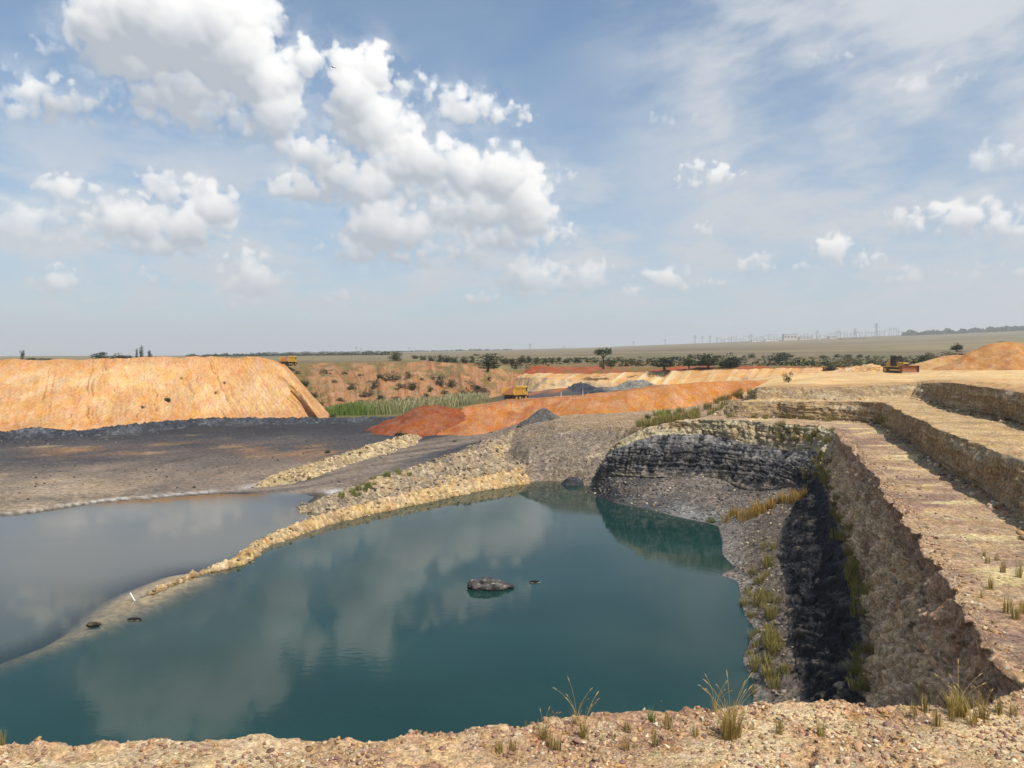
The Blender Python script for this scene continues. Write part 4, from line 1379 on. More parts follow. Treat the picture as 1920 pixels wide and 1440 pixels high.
# grey brown gravel slope below the plateau
def build_gravel():
    back = [P(900, 822, 2.5), P(940, 803, 3.2), P(1000, 786, 5.0), P(1060, 778, 5.9), P(1175, 772, 6.3), P(1262, 766, 6.8), P(1325, 756, 7.6), P(1400, 744, 8.3)]
    crest = [P(905, 832, 2.4), P(940, 815, 3.4), P(985, 801, 5.0), P(1040, 797, 5.9), P(1120, 797, 6.1), P(1180, 804, 6.2), PD(1225, 803, 92), PD(1370, 786, 92)]
    mid = [P(925, 862, 1.6), P(955, 848, 2.4), P(990, 846, 3.1), P(1040, 846, 3.3), P(1100, 850, 3.3), PD(1150, 852, 96), PD(1190, 840, 95), PD(1300, 830, 95)]
    water = [P(960, 893, .4), P(972, 904, 0), P(1000, 903, 0), P(1035, 902, 0), P(1075, 903, 0), P(1110, 912, 0), PD(1160, 915, 94), PD(1250, 915, 94)]
    sub = [(p[0], p[1] - 4, -2.2) for p in water]
    V = loft([back, crest, mid, water, sub], [40, 60, 70, 8], 290, matched=True)
    N = normals(V)
    N = np.where(N[..., 2:3] < 0, -N, N)
    F1, F2, ID = cells(V, 1.6, 9)
    V = V + N * (height_noise(V, .30, .16, .10, 40) + .12 * (ID - .5))[..., None]
    col = tint(V, [srgb(156, 138, 118) * K, srgb(138, 124, 112) * K, srgb(176, 148, 116) * K, srgb(196, 178, 150) * K], 40, .5)
    col = cmix(col, srgb(186, 156, 120) * K, sstep(V[..., 2] + .5 * fbm(V, .5, 3, 41), 5.3, 6.2) * .8)
    o = grid_obj('gravel_slope', V, col, M_GRAVEL)
    tag(o, 'grey brown gravel slope running down to the far shore of the lake', 'gravel slope', kind='structure')
    return V


GRAV_V = build_gravel()
make_ridge('shale_heap', [(*P(1058, 902, .0), .6, .6), (*P(1070, 893, .9), 1.2, 1.2), (*P(1082, 896, .7), 1.1, 1.1), (*P(1095, 906, .0), .7, .7)],
           M_COAL, lambda V, t: tint(V, BLK, 13, .9), 'tiny black shale heap at the waterline beside the gravel slope', 'shale heap', 40, 30, .2, .2, .1, 13, base=-.2)

# ------------------------------------------------------------------ foreground ledge
FE_PX = [(-220, 1403), (0, 1395), (130, 1394), (250, 1390), (330, 1392), (430, 1387), (500, 1384), (560, 1383), (640, 1388), (720, 1386), (780, 1376), (860, 1371), (930, 1354), (1010, 1352), (1060, 1344), (1130, 1338), (1200, 1330),
         (1260, 1331), (1340, 1326), (1420, 1322), (1500, 1318), (1560, 1322), (1640, 1326), (1720, 1326), (1790, 1330), (1860, 1322), (1895, 1300), (1925, 1290), (2080, 1270), (2300, 1262)]
FE = np.array([P(x, y, z1 + .12) for x, y in FE_PX])


def ledge_edge(X):
    return np.interp(X, FE[:, 0], FE[:, 1])


def ledge_z(X, Y):
    b = ledge_edge(X) - Y
    right = sstep(X, 8, 11)
    return z1 + .10 + .055 * np.maximum(b, 0) + .35 * np.maximum(b - 4, 0) ** 1.15 * .9


def build_ledge():
    X1 = np.linspace(FE[0, 0], FE[-1, 0], 820)
    b = np.concatenate([-np.linspace(3.2, .0, 16)[:-1] ** 1.0, np.linspace(0, 3.2, 150), np.linspace(3.2, 24, 12)[1:]])
    X = X1[None].repeat(len(b), 0)
    ye = ledge_edge(X1)
    ye = ye + .10 * fbm(np.stack([X1, 0 * X1, 0 * X1], -1), .8, 4, 401, .6)
    Y = ye[None] - b[:, None]
    Z = ledge_z(X, Y)
    drop = np.clip(-b, 0, None)[:, None]
    Z = Z - 3.0 * drop ** 1.25
    V = np.stack([X, Y, Z], -1)
    F1, F2, ID = cells(V, 4.2, 15)
    G1, G2, GI = cells(V, 1.5, 16)
    big = sstep(fbm(V, .5, 3, 402), -.05, .25)
    bb = b[:, None]
    rough = .35 + .65 * big
    V[..., 2] += (.13 * fbm(V, .55, 4, 403) + rough * (.07 * (ID - .5) + .09 * fbm(V, 3.0, 4, 404, .6)) + .10 * (GI - .5) * big + .10 * np.exp(-((bb - .12) / .25) ** 2) * (.5 + 2.6 * fbm(V, .9, 4, 405, .6))) * (drop < 2)
    fine = 1 - big
    n = fbm(V, .8, 4, 406, .6)
    col = cmix(srgb(226, 188, 144) * K * np.ones_like(V), srgb(240, 210, 164) * K, sstep(fine + .4 * n, .5, 1.0))
    col = cmix(col, srgb(202, 160, 128) * K, sstep(fbm(V, .28, 3, 407) + .3 * n + .12 * (V[..., 0] > 1), .05, .4) * .75)
    col = cmix(col, srgb(164, 118, 104) * K, sstep(ID, .72, .95) * big * .6)
    col = cmix(col, srgb(240, 216, 172) * K, sstep(GI, .8, .98) * .45)
    col = cmix(col, srgb(206, 140, 92) * K, sstep(fbm(V, .7, 3, 408), .22, .42) * .5)
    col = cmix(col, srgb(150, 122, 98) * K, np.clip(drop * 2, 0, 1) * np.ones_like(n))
    o = grid_obj('rock_ledge', V, col, M_FORE)
    tag(o, 'stony tan ledge in the foreground above the lake', 'ledge', kind='structure')
    return V, b


LEDGE_V, LEDGE_B = build_ledge()

# ------------------------------------------------------------------ loose stones
def ico(sub):
    t = (1 + 5 ** .5) / 2
    v = [(-1, t, 0), (1, t, 0), (-1, -t, 0), (1, -t, 0), (0, -1, t), (0, 1, t), (0, -1, -t), (0, 1, -t), (t, 0, -1), (t, 0, 1), (-t, 0, -1), (-t, 0, 1)]
    f = [(0, 11, 5), (0, 5, 1), (0, 1, 7), (0, 7, 10), (0, 10, 11), (1, 5, 9), (5, 11, 4), (11, 10, 2), (10, 7, 6), (7, 1, 8), (3, 9, 4), (3, 4, 2), (3, 2, 6), (3, 6, 8), (3, 8, 9), (4, 9, 5), (2, 4, 11), (6, 2, 10), (8, 6, 7), (9, 8, 1)]
    v = [np.array(p, float) / np.linalg.norm(p) for p in v]
    for _ in range(sub):
        cache, nf = {}, []

        def midp(a, b):
            k = (min(a, b), max(a, b))
            if k not in cache:
                m = v[a] + v[b]
                v.append(m / np.linalg.norm(m))
                cache[k] = len(v) - 1
            return cache[k]
        for a, b, c_ in f:
            x, y, z = midp(a, b), midp(b, c_), midp(c_, a)
            nf += [(a, x, z), (b, y, x), (c_, z, y), (x, y, z)]
        f = nf
    return np.array(v), np.array(f)


def stone_shape(seed, sub=0):
    r_ = np.random.default_rng(seed)
    v, f = ico(sub)
    v = v.copy()
    for _ in range(5):                     # broken faces
        n = r_.normal(size=3)
        n /= np.linalg.norm(n)
        d = r_.uniform(.45, .8)
        h = v @ n
        v = np.where((h > d)[:, None], v - n * (h - d)[:, None], v)
    v *= r_.uniform(.75, 1.25, 3) * np.array([1.1, 1.0, .62])
    v += r_.normal(0, .05 if sub else .14, v.shape)
    return v, f


STONES = [stone_shape(k) for k in range(9)]


def rot_z(a):
    c_, s_ = np.cos(a), np.sin(a)
    return np.array([[c_, -s_, 0], [s_, c_, 0], [0, 0, 1]])


def scatter(name, pts, sizes, pal, label, cat, seed=0):
    r_ = np.random.default_rng(1000 + seed)
    Vs, Fs, Cs, off = [], [], [], 0
    pick = r_.integers(0, len(STONES), len(pts))
    for k in range(len(STONES)):
        idx = np.where(pick == k)[0]
        if not len(idx):
            continue
        v, f = STONES[k]
        n = len(idx)
        a = r_.random(n) * 6.283
        b = r_.normal(0, .35, n)
        ca, sa, cb, sb = np.cos(a), np.sin(a), np.cos(b), np.sin(b)
        x = v[None, :, 0] * cb[:, None] - v[None, :, 2] * sb[:, None]
        z = v[None, :, 0] * sb[:, None] + v[None, :, 2] * cb[:, None]
        y = np.broadcast_to(v[None, :, 1], x.shape)
        W = np.stack([x * ca[:, None] - y * sa[:, None], x * sa[:, None] + y * ca[:, None], z], -1)
        W = W * sizes[idx][:, None, None] + pts[idx][:, None, :]
        W[..., 2] += sizes[idx][:, None] * .15
        Vs.append(W.reshape(-1, 3))
        Fs.append((f[None] + (np.arange(n) * len(v))[:, None, None] + off).reshape(-1, 3))
        c_ = np.array(pal)[r_.integers(0, len(pal), n)] * r_.uniform(.6, 1.25, n)[:, None]
        Cs.append(np.repeat(c_, len(v), 0))
        off += n * len(v)
    me = raw_mesh(name, np.vstack(Vs), np.vstack(Fs), M_STONE, np.vstack(Cs))
    return tag(link(name, me), label, cat, kind='stuff')


def grid_sample(V, n, seed, weight=None):
    """random points on a grid surface"""
    r_ = np.random.default_rng(2000 + seed)
    R, C, _ = V.shape
    a = V[:-1, :-1]
    area = np.linalg.norm(np.cross(V[1:, :-1] - a, V[:-1, 1:] - a), axis=-1)
    w = area if weight is None else area * weight[:-1, :-1]
    w = w.ravel() / w.sum()
    k = r_.choice(len(w), n, p=w)
    i, j = k // (C - 1), k % (C - 1)
    s_, t_ = r_.random((2, n, 1))
    return V[i, j] * (1 - s_) * (1 - t_) + V[i + 1, j] * s_ * (1 - t_) + V[i, j + 1] * (1 - s_) * t_ + V[i + 1, j + 1] * s_ * t_


def sizes_(n, lo, hi, p, seed):
    r_ = np.random.default_rng(3000 + seed)
    return lo + (hi - lo) * r_.random(n) ** p


P_FORE = [srgb(234, 202, 156) * K, srgb(208, 164, 128) * K, srgb(180, 138, 120) * K, srgb(248, 230, 196) * K, srgb(216, 170, 118) * K, srgb(160, 124, 112) * K, srgb(226, 190, 148) * K]
P_GREY = [srgb(168, 152, 134) * K, srgb(130, 120, 112) * K, srgb(206, 190, 160) * K, srgb(98, 94, 92) * K, srgb(150, 126, 108) * K]
P_YEL = [srgb(222, 192, 144) * K, srgb(200, 164, 116) * K, srgb(178, 146, 110) * K, srgb(238, 218, 180) * K, srgb(150, 128, 104) * K]
P_BLK = [srgb(70, 70, 76) * K, srgb(46, 46, 50) * K, srgb(112, 110, 108) * K, srgb(150, 144, 136) * K]

LV = LEDGE_V[(LEDGE_B > -.05) & (LEDGE_B < 3.2)]
wl = sstep(fbm(LV, .45, 3, 402), -.22, .12) * .9 + .1
pts = grid_sample(LV, 16000, 1, wl)
scatter('gravel', pts, sizes_(16000, .006, .065, 3.8, 1), P_FORE, 'small tan and pinkish gravel strewn over the foreground ledge', 'gravel', 1)
lipW = TW[(TK == 5)]
pts = np.vstack([grid_sample(lipW[int(len(lipW) * .86):, NB:], 2600, 2), grid_sample(lipW[:, NB:], 1800, 3)])
pts = pts[pts[:, 1] < 75]
scatter('rubble', pts, sizes_(len(pts), .012, .10, 4.0, 2), P_FORE, 'broken pinkish stones along the edge of the lower bench', 'rubble', 2)
b3 = TW[(TK == 3)]
pts = np.vstack([grid_sample(lipW[2:16], 900, 21), grid_sample(b3[2:9], 500, 22)])
scatter('rubble', pts, sizes_(len(pts), .03, .30, 4.5, 22), P_FORE[:1] + P_FORE[3:5] + P_GREY[:1], 'fallen tan blocks lying along the foot of the bench faces', 'rubble', 22)
pts = grid_sample(TW[(TK == 7)][40:, NB:], 900, 23)
scatter('rubble', pts, sizes_(len(pts), .03, .18, 4.0, 23), P_BLK[:2], 'broken black coal blocks at the foot of the right pit wall', 'rubble', 23)
tal = TW[(TK == 8)]
pts = grid_sample(tal[:, :NB], 2200, 4)
scatter('rubble', pts, sizes_(2200, .03, .22, 4.0, 4), P_GREY + P_BLK[2:], 'loose grey stones on the slope under the black cliff', 'rubble', 4)
pts = grid_sample(tal[:, NB:], 2600, 5)
scatter('rubble', pts, sizes_(2600, .02, .16, 4.5, 5), P_GREY, 'loose grey stones along the right shore of the lake', 'rubble', 5)
pts = grid_sample(GRAV_V[30:165], 2200, 6)
scatter('rubble', pts, sizes_(2200, .03, .17, 4.0, 6), P_GREY, 'loose stones dotted over the grey gravel slope', 'rubble', 6)
r_ = np.random.default_rng(77)
for nm, src, n, hi_, pal, lab, sd in (
        ('rubble', SPIT[1], 2600, .24, P_YEL, 'yellow stones heaped on the rocky spit', 7),
        ('rubble', BERM_A[1], 1500, .32, P_YEL, 'pale stones heaped on the berm beside the haul road', 8),
        ('rubble', BERM_B[1], 2200, .34, P_GREY + P_YEL[:2], 'grey and tan stones on the long rubble mound', 9),
        ('rubble', BERM_C[1], 1200, .36, P_GREY + P_YEL[:2], 'grey and tan stones on the low bank behind the spit', 10)):
    sel = src[r_.integers(0, len(src), n)] + r_.normal(0, .05, (n, 3)) * np.array([1, 1, 0])
    scatter(nm, sel, sizes_(n, .04, hi_ * .85, 4.0, sd), pal, lab, 'rubble', sd)

fpx = 960 + F * FLOOR_V[..., 0] / np.maximum(FLOOR_V[..., 1], 1)
wf = ((FLOOR_V[..., 2] > .1) & (FLOOR_V[..., 1] < 150) & (fpx < 760) & (fpx > -40)) * sstep(fbm(FLOOR_V, .06, 3, 93), -.2, .3)
pts = grid_sample(FLOOR_V, 1500, 31, wf)
scatter('rubble', pts, sizes_(1500, .03, .20, 4.0, 31), P_BLK + P_GREY[:2], 'scattered dark lumps on the grey quarry floor left of the lake', 'rubble', 31)

ORD = ['first', 'second', 'third', 'fourth', 'fifth', 'sixth', 'seventh', 'eighth', 'ninth', 'tenth', 'eleventh', 'twelfth', 'thirteenth', 'fourteenth', 'fifteenth', 'sixteenth', 'seventeenth', 'eighteenth', 'nineteenth', 'twentieth']
TENS = {2: 'twenty', 3: 'thirty', 4: 'forty', 5: 'fifty', 6: 'sixty', 7: 'seventy', 8: 'eighty', 9: 'ninety'}


def ordinal(k):
    if k <= 20:
        return ORD[k - 1]
    if k < 100:
        return TENS[k // 10] + ('-' + ORD[k % 10 - 1] if k % 10 else '')[0:] if k % 10 else {30: 'thirtieth', 40: 'fortieth', 50: 'fiftieth', 60: 'sixtieth', 70: 'seventieth', 80: 'eightieth', 90: 'ninetieth'}[k]
    return 'hundred-and-' + ordinal(k - 100) if k > 100 else 'hundredth'


# larger single stones on the ledge
BIG = []
for k in range(6):
    v, f = stone_shape(50 + k, 1)
    c_ = np.repeat(P_FORE[k % len(P_FORE)][None], len(v), 0)
    BIG.append(raw_mesh('stone', v, f, M_STONE, c_))
cand = grid_sample(LV, 900, 11, wl)
pr_ = np.array([project(p) for p in cand])
okk = (pr_[:, 0] > 5) & (pr_[:, 0] < 1915) & (pr_[:, 1] < 1436)
cand, pr_ = cand[okk], pr_[okk]
want = np.random.default_rng(12).random(len(cand)) < (.04 + .18 * sstep(pr_[:, 0], 700, 1700))
cand = cand[want][:90]
cand = cand[np.argsort([project(p)[0] for p in cand])]
for k, p in enumerate(cand):
    o = link('stone', BIG[k % 6], loc=tuple(p))
    s_ = .035 + .075 * random.random() ** 2.2
    o.scale = (s_ * random.uniform(.9, 1.4), s_, s_ * random.uniform(.8, 1.1))
    o.rotation_euler = (random.uniform(-.4, .4), random.uniform(-.4, .4), random.random() * 6.28)
    tag(o, f'{ordinal(k + 1)} larger angular stone from the left on the foreground ledge', 'stone', 'larger stones on the foreground ledge')

# rock standing in the lake, with a small neighbour
def lake_rock(name, px, py, w, h, d, seed, label, pal):
    v, f = ico(4)
    q = v.copy()
    n = fbm(q + seed, 1.1, 4, seed) + .8 * (cells(q + seed, 2.2, seed)[2] - .5) + .4 * (cells(q + seed, 5.0, seed + 1)[2] - .5)
    v = v * (1 + .32 * n)[:, None] * np.array([w, d, h])
    v[:, 2] = np.where(v[:, 2] > 0, v[:, 2] * (1 - .25 * (v[:, 0] / w)), v[:, 2])
    c_ = tint(v * 1.5, pal, seed, 1.2)
    c_ = cmix(c_, srgb(40, 38, 36) * K, 1 - sstep(v[:, 2], .02, .28 * h))
    me = raw_mesh(name, v, f, M_ROCK, c_)
    x, y, _ = P(px, py, 0)
    return tag(link(name, me, loc=(x, y, .03)), label, 'rock')


lake_rock('rock', 917, 1103, 1.38, .60, .7, 3, 'dark craggy rock standing alone in the middle of the lake', [srgb(112, 106, 102) * K, srgb(66, 62, 62) * K, srgb(150, 142, 134) * K, srgb(206, 200, 190) * K])
lake_rock('rock', 1003, 1092, .38, .07, .25, 5, 'tiny flat stone just breaking the water right of the lone rock', [srgb(190, 170, 150) * K, srgb(110, 98, 90) * K])
lake_rock('rock', 176, 1172, .36, .16, .22, 6, 'small dark stone at the sunken end of the spit', [srgb(140, 120, 90) * K, srgb(70, 64, 58) * K])
lake_rock('rock', 252, 1162, .42, .05, .25, 7, 'low pale stone awash near the leaning white stick', [srgb(200, 180, 140) * K, srgb(150, 140, 120) * K])


# ------------------------------------------------------------------ plants
def leaf_cloud(n, size, seed, pal, centres):
    """leaf-sized faces spread through clumps: centres = (x, y, z, r)"""
    r_ = np.random.default_rng(seed)
    cen = np.array(centres, float)
    w = cen[:, 3] ** 2
    k = r_.choice(len(cen), n, p=w / w.sum())
    d = r_.normal(size=(n, 3))
    d /= np.linalg.norm(d, axis=1, keepdims=True)
    rad = cen[k, 3] * (.55 + .5 * r_.random(n) ** .6)
    p = cen[k, :3] + d * rad[:, None] * np.array([1, 1, .85])
    p[:, 2] = np.maximum(p[:, 2], .02)
    t1 = np.cross(d + r_.normal(0, .5, (n, 3)), [0, 0, 1.0])
    t1 /= np.linalg.norm(t1, axis=1, keepdims=True) + 1e-9
    t2 = np.cross(d + r_.normal(0, .6, (n, 3)), t1)
    t2 /= np.linalg.norm(t2, axis=1, keepdims=True) + 1e-9
    s_ = size * r_.uniform(.6, 1.4, n)[:, None]
    q = np.stack([p - t1 * s_, p - t2 * s_ * .6, p + t1 * s_, p + t2 * s_ * .6], 1).reshape(-1, 3)
    c_ = np.array(pal)[r_.integers(0, len(pal), n)] * r_.uniform(.75, 1.25, n)[:, None]
    return q, np.arange(4 * n).reshape(-1, 4), np.repeat(c_, 4, 0)


GREEN = [srgb(74, 84, 48) * .9, srgb(60, 72, 42) * .9, srgb(92, 98, 58) * .9]
DARKG = [srgb(58, 70, 46) * .9, srgb(46, 58, 40) * .9, srgb(72, 82, 52) * .9]
SCRUB = [srgb(104, 102, 72) * .9, srgb(86, 82, 60) * .9, srgb(120, 108, 80) * .9]


def tube(pts, rad, n=6):
    V, Fc = [], []
    for i, (p, r) in enumerate(zip(pts, rad)):
        p = np.array(p, float)
        d = np.array(pts[min(i + 1, len(pts) - 1)], float) - np.array(pts[max(i - 1, 0)], float)
        d /= np.linalg.norm(d) + 1e-9
        a = np.cross(d, [.3, .9, .1])
        a /= np.linalg.norm(a)
        b = np.cross(d, a)
        for k in range(n):
            t = 2 * math.pi * k / n
            V.append(p + r * (math.cos(t) * a + math.sin(t) * b))
    for i in range(len(pts) - 1):
        for k in range(n):
            Fc.append((i * n + k, i * n + (k + 1) % n, (i + 1) * n + (k + 1) % n, (i + 1) * n + k))
    return V, Fc


def trunk_mesh(hgt, spread, r, seed):
    r_ = random.Random(seed)
    V, Fc = tube([(0, 0, -.2), (0.03, 0, hgt * .25), (.05, .02, hgt * .5)], [r * 1.3, r, r * .8])
    for k in range(5):
        a = k * 1.26 + r_.random()
        v, f = tube([(.04, .02, hgt * .4), (math.cos(a) * spread * .3, math.sin(a) * spread * .3, hgt * .6), (math.cos(a) * spread * .6, math.sin(a) * spread * .6, hgt * .82)], [r * .6, r * .4, r * .15], 5)
        Fc += [tuple(i + len(V) for i in q) for q in f]
        V += v
    return raw_mesh('trunk', V, Fc, M_BARK)


def bush_pair(seed, kind):
    """unit plants: width 1, height about 1"""
    r_ = random.Random(seed)
    if kind == 'round':
        cs = [(r_.uniform(-.27, .27), r_.uniform(-.27, .27), r_.choice([.12, .16, .2, .25, .3, .4, .5, .6, .7]), r_.uniform(.18, .27)) for _ in range(17)]
        q, f, c_ = leaf_cloud(900, .045, seed, GREEN, cs)
    elif kind == 'dark':
        cs = [(r_.uniform(-.32, .32), r_.uniform(-.25, .25), r_.choice([.10, .14, .18, .22, .3, .4, .5, .6, .7]), r_.uniform(.17, .26)) for _ in range(20)]
        q, f, c_ = leaf_cloud(1000, .045, seed, DARKG, cs)
    elif kind == 'acacia':
        cs = [(r_.uniform(-.36, .36), r_.uniform(-.3, .3), r_.uniform(.62, .90), r_.uniform(.10, .20)) for _ in range(13)]
        q, f, c_ = leaf_cloud(700, .034, seed, DARKG, cs)
    elif kind == 'poplar':
        cs = [(r_.uniform(-.16, .16), r_.uniform(-.16, .16), .1 + .078 * k, .27 * (1 - .06 * abs(k - 4))) for k in range(11)]
        q, f, c_ = leaf_cloud(560, .05, seed, DARKG, cs)
    else:
        cs = [(r_.uniform(-.36, .36), r_.uniform(-.3, .3), r_.uniform(.08, .6), r_.uniform(.12, .24)) for _ in range(11)]
        q, f, c_ = leaf_cloud(560, .04, seed, SCRUB, cs)
    return raw_mesh('crown', q, f, M_LEAF, c_), trunk_mesh(1.0 if kind in ('poplar', 'acacia') else .55, .45 if kind == 'acacia' else .15, .035, seed)


PLANTS = {k: [bush_pair(600 + 10 * i + j, k) for j in range(4 if k != 'acacia' else 2)] for i, k in enumerate(('round', 'dark', 'acacia', 'poplar', 'scrub'))}


def on_plain(px, py):
    """where the plain shows at (px, py)"""
    Ys = np.linspace(205, 2600, 4000)
    X = (px - 960) / F * Ys
    Z = plain_z(X, Ys)
    yy = 665 + F * (CZ - Z) / Ys
    k = np.argmin(np.abs(yy - py))
    return float(X[k]), float(Ys[k]), float(Z[k])


def plant(name, kind, loc, w, h, label, cat, group=None, seed=0):
    crown, trunk = PLANTS[kind][seed % len(PLANTS[kind])]
    e = empty(name, loc, (seed * 1.7) % 6.28)
    e.scale = (w, w, h)
    tag(e, label, cat, group)
    link('crown', crown, e)
    link('trunk', trunk, e)
    return e


ROW = [(740, 677, 26, 16), (778, 673, 11, 9), (794, 675, 12, 9), (808, 680, 13, 12), (823, 679, 15, 13), (837, 680, 15, 13), (853, 680, 15, 13), (869, 681, 15, 13), (884, 680, 13, 13), (947, 681, 17, 13), (961, 681, 12, 11),
       (977, 680, 17, 14), (991, 680, 13, 12), (1006, 681, 14, 11), (1022, 680, 12, 9), (1034, 680, 13, 11), (1048, 679, 10, 9), (1063, 680, 13, 10), (1083, 679, 19, 10), (1103, 679, 10, 9), (1160, 677, 10, 7), (1187, 677, 10, 6),
       (1217, 675, 12, 5), (1270, 673, 12, 6), (1296, 671, 14, 6), (1345, 671, 12, 6), (1395, 670, 8, 5), (1410, 671, 15, 8), (1432, 671, 8, 5), (1480, 670, 14, 6), (1520, 672, 12, 5), (1545, 671, 16, 6), (1570, 670, 14, 7), (1590, 669, 13, 6), (1612, 669, 14, 6)]
for k, (px, py, w, h) in enumerate(sorted(ROW)):
    x, y, z = on_plain(px, py)
    m = y / F
    plant('bush', 'round', (x, y, z - .25), w * m * random.uniform(1.15, 1.6), h * m * random.uniform(1.15, 1.5), f'{ordinal(k + 1)} bush from the left in the row along the plain beyond the quarry', 'bush', 'row of bushes on the plain', k)
SOLO = [(914, 690, 44, 26, 'round', 'wide round bush standing in front of the row, beyond the red soil heap'), (1132, 684, 38, 31, 'acacia', 'spreading flat topped tree standing above the row of bushes'),
        (1146, 686, 17, 16, 'round', 'small green bush just right of the flat topped tree'), (1130, 688, 13, 11, 'scrub', 'low scrubby bush at the foot of the flat topped tree'), (1197, 684, 15, 10, 'scrub', 'lone scrubby bush left of the wide dark bushes'),
        (1246, 687, 42, 21, 'dark', 'leftmost of the wide dark bushes above the cream bank'), (1292, 685, 26, 20, 'round', 'small rounded bush between two wide dark bushes above the cream bank'), (1327, 685, 44, 22, 'dark', 'widest dark bush in the clump above the cream bank'),
        (1370, 686, 35, 28, 'dark', 'tallest dark bush at the right end of the clump above the cream bank'), (1460, 677, 32, 19, 'dark', 'lone dark round bush right of the clump above the cream bank'),
        (1603, 683, 42, 17, 'scrub', 'grey brown scrub thicket left of the bulldozer'), (1640, 684, 20, 20, 'scrub', 'upright scrubby bush directly behind the gravel pile')]
for k, (px, py, w, h, kind, lab) in enumerate(SOLO):
    x, y, z = on_plain(px, min(py, 684))
    y = max(y, 208)
    x, y, z = PD(px, py, y)
    m = y / F
    plant('tree' if kind == 'acacia' else 'bush', kind, (x, y, z - .2), w * m * (1.2 if kind == 'acacia' else 1.4), h * m * (1.1 if kind == 'acacia' else 1.25), lab, 'tree' if kind == 'acacia' else 'bush', None, k)
PADV = [(1478, 714, 19, 23, 'scrub', 118, 'pale green shrub growing at the left end of the pad'), (1557, 693, 26, 15, 'dark', 192, 'dark bush at the right end of the cream bank'), (1727, 683, 34, 24, 'dark', 198, 'dark green bush behind the bulldozer blade'),
        (1752, 676, 40, 22, 'scrub', 205, 'olive scrub on the slope left of the soil heaps'), (1790, 668, 40, 16, 'scrub', 215, 'olive scrub crowning the slope behind the smaller soil heap'), (1794, 655, 26, 17, 'dark', 230, 'dark bush rising above the smaller soil heap'), (1874, 646, 18, 9, 'dark', 205, 'dark bush peeping over the tallest soil heap'),
        (1700, 680, 30, 16, 'scrub', 210, 'low scrub right behind the bulldozer cab')]
for k, (px, py, w, h, kind, Y, lab) in enumerate(PADV):
    x, y, z = PD(px, py, Y)
    plant('bush', kind, (x, y, z - .2), w * Y / F * 1.1, h * Y / F * 1.1, lab, 'bush', None, k + 3)
LEFT = [(42, 676, 11, 20, 'poplar', 'leftmost poplar standing behind the spoil heap'), (60, 678, 22, 10, 'dark', 'low dark bush right of the leftmost poplar'), (84, 678, 24, 8, 'dark', 'second low dark bush right of the leftmost poplar'), (187, 674, 32, 17, 'dark', 'left of two broad dark trees behind the spoil heap'),
        (227, 674, 36, 17, 'dark', 'right of two broad dark trees behind the spoil heap'), (257, 675, 7, 22, 'poplar', 'thin left poplar of the three behind the spoil heap'), (265, 675, 11, 27, 'poplar', 'tallest poplar of the three behind the spoil heap'), (281, 675, 11, 19, 'poplar', 'short right poplar of the three behind the spoil heap'), (273, 675, 10, 8, 'dark', 'small bush between the tall and the short poplar')]
for k, (px, py, w, h, kind, lab) in enumerate(LEFT):
    Y = 420
    x, y, z = PD(px, py, Y)
    plant('poplar_tree' if kind == 'poplar' else 'tree', kind, (x, y, float(plain_z(x, y)) - .2), w * Y / F * 1.15, (z + h * Y / F - float(plain_z(x, y))) * 1.02, lab, 'tree', None, k)


def snap(px, py, clouds):
    best = None
    for V in clouds:
        q = V.reshape(-1, 3)
        z = q[:, 2] - CZ
        d = q[:, 1] * math.cos(PITCH) - z * math.sin(PITCH)
        u = q[:, 1] * math.sin(PITCH) + z * math.cos(PITCH)
        e = (960 + F * q[:, 0] / d - px) ** 2 + (720 - F * u / d - py) ** 2
        e = np.where(d > 1, e, 1e12) + d * .05
        k = int(np.argmin(e))
        if best is None or e[k] < best[0]:
            best = (e[k], q[k])
    return best[1]


BANK = [(735, 712, 34, 20, 'scrub'), (700, 726, 26, 18, 'scrub'), (768, 706, 20, 12, 'scrub'), (820, 722, 30, 24, 'scrub'), (846, 724, 24, 18, 'scrub'), (612, 700, 24, 12, 'scrub'), (660, 728, 22, 14, 'scrub'), (690, 742, 28, 14, 'scrub'), (775, 730, 22, 14, 'round'), (570, 722, 18, 12, 'round'),
        (588, 744, 22, 12, 'round'), (600, 760, 16, 10, 'round'), (640, 752, 20, 10, 'scrub'), (740, 752, 26, 12, 'scrub'), (865, 738, 20, 12, 'scrub'), (800, 744, 20, 10, 'scrub'), (560, 700, 14, 8, 'scrub'), (915, 712, 16, 9, 'scrub'), (880, 742, 18, 9, 'round'), (628, 716, 14, 8, 'scrub'), (648, 700, 16, 8, 'scrub'), (676, 704, 12, 7, 'scrub'), (712, 708, 14, 8, 'round'), (752, 726, 20, 14, 'scrub'), (790, 712, 12, 8, 'scrub'), (806, 732, 18, 12, 'scrub'), (832, 738, 22, 12, 'scrub'), (682, 756, 26, 10, 'scrub'), (714, 748, 20, 10, 'round'), (768, 750, 20, 10, 'scrub'), (894, 728, 14, 8, 'scrub'), (1215, 0, 0, 0, '')]
BANK = sorted([b for b in BANK if b[4]])
for k, (px, py, w, h, kind) in enumerate(BANK):
    p = snap(px, py, [EROD_V])
    m = p[1] / F
    plant('shrub', kind, (p[0], p[1], p[2] - .2), w * m * 1.1, h * m * 1.2, f'{ordinal(k + 1)} shrub from the left on the gullied orange bank', 'shrub', 'shrubs on the gullied bank', k)
HEAPV = [(314, 752, 11, 12, 'dark', 'largest dark shrub growing in the middle of the spoil heap face'), (340, 709, 9, 5, 'scrub', 'tiny shrub high on the spoil heap face'), (421, 718, 10, 5, 'scrub', 'tiny flat shrub high on the right of the spoil heap face'), (405, 737, 10, 6, 'scrub', 'small shrub below the flat one on the right of the spoil heap'), (268, 765, 9, 7, 'scrub', 'small shrub left of the largest one on the spoil heap')]
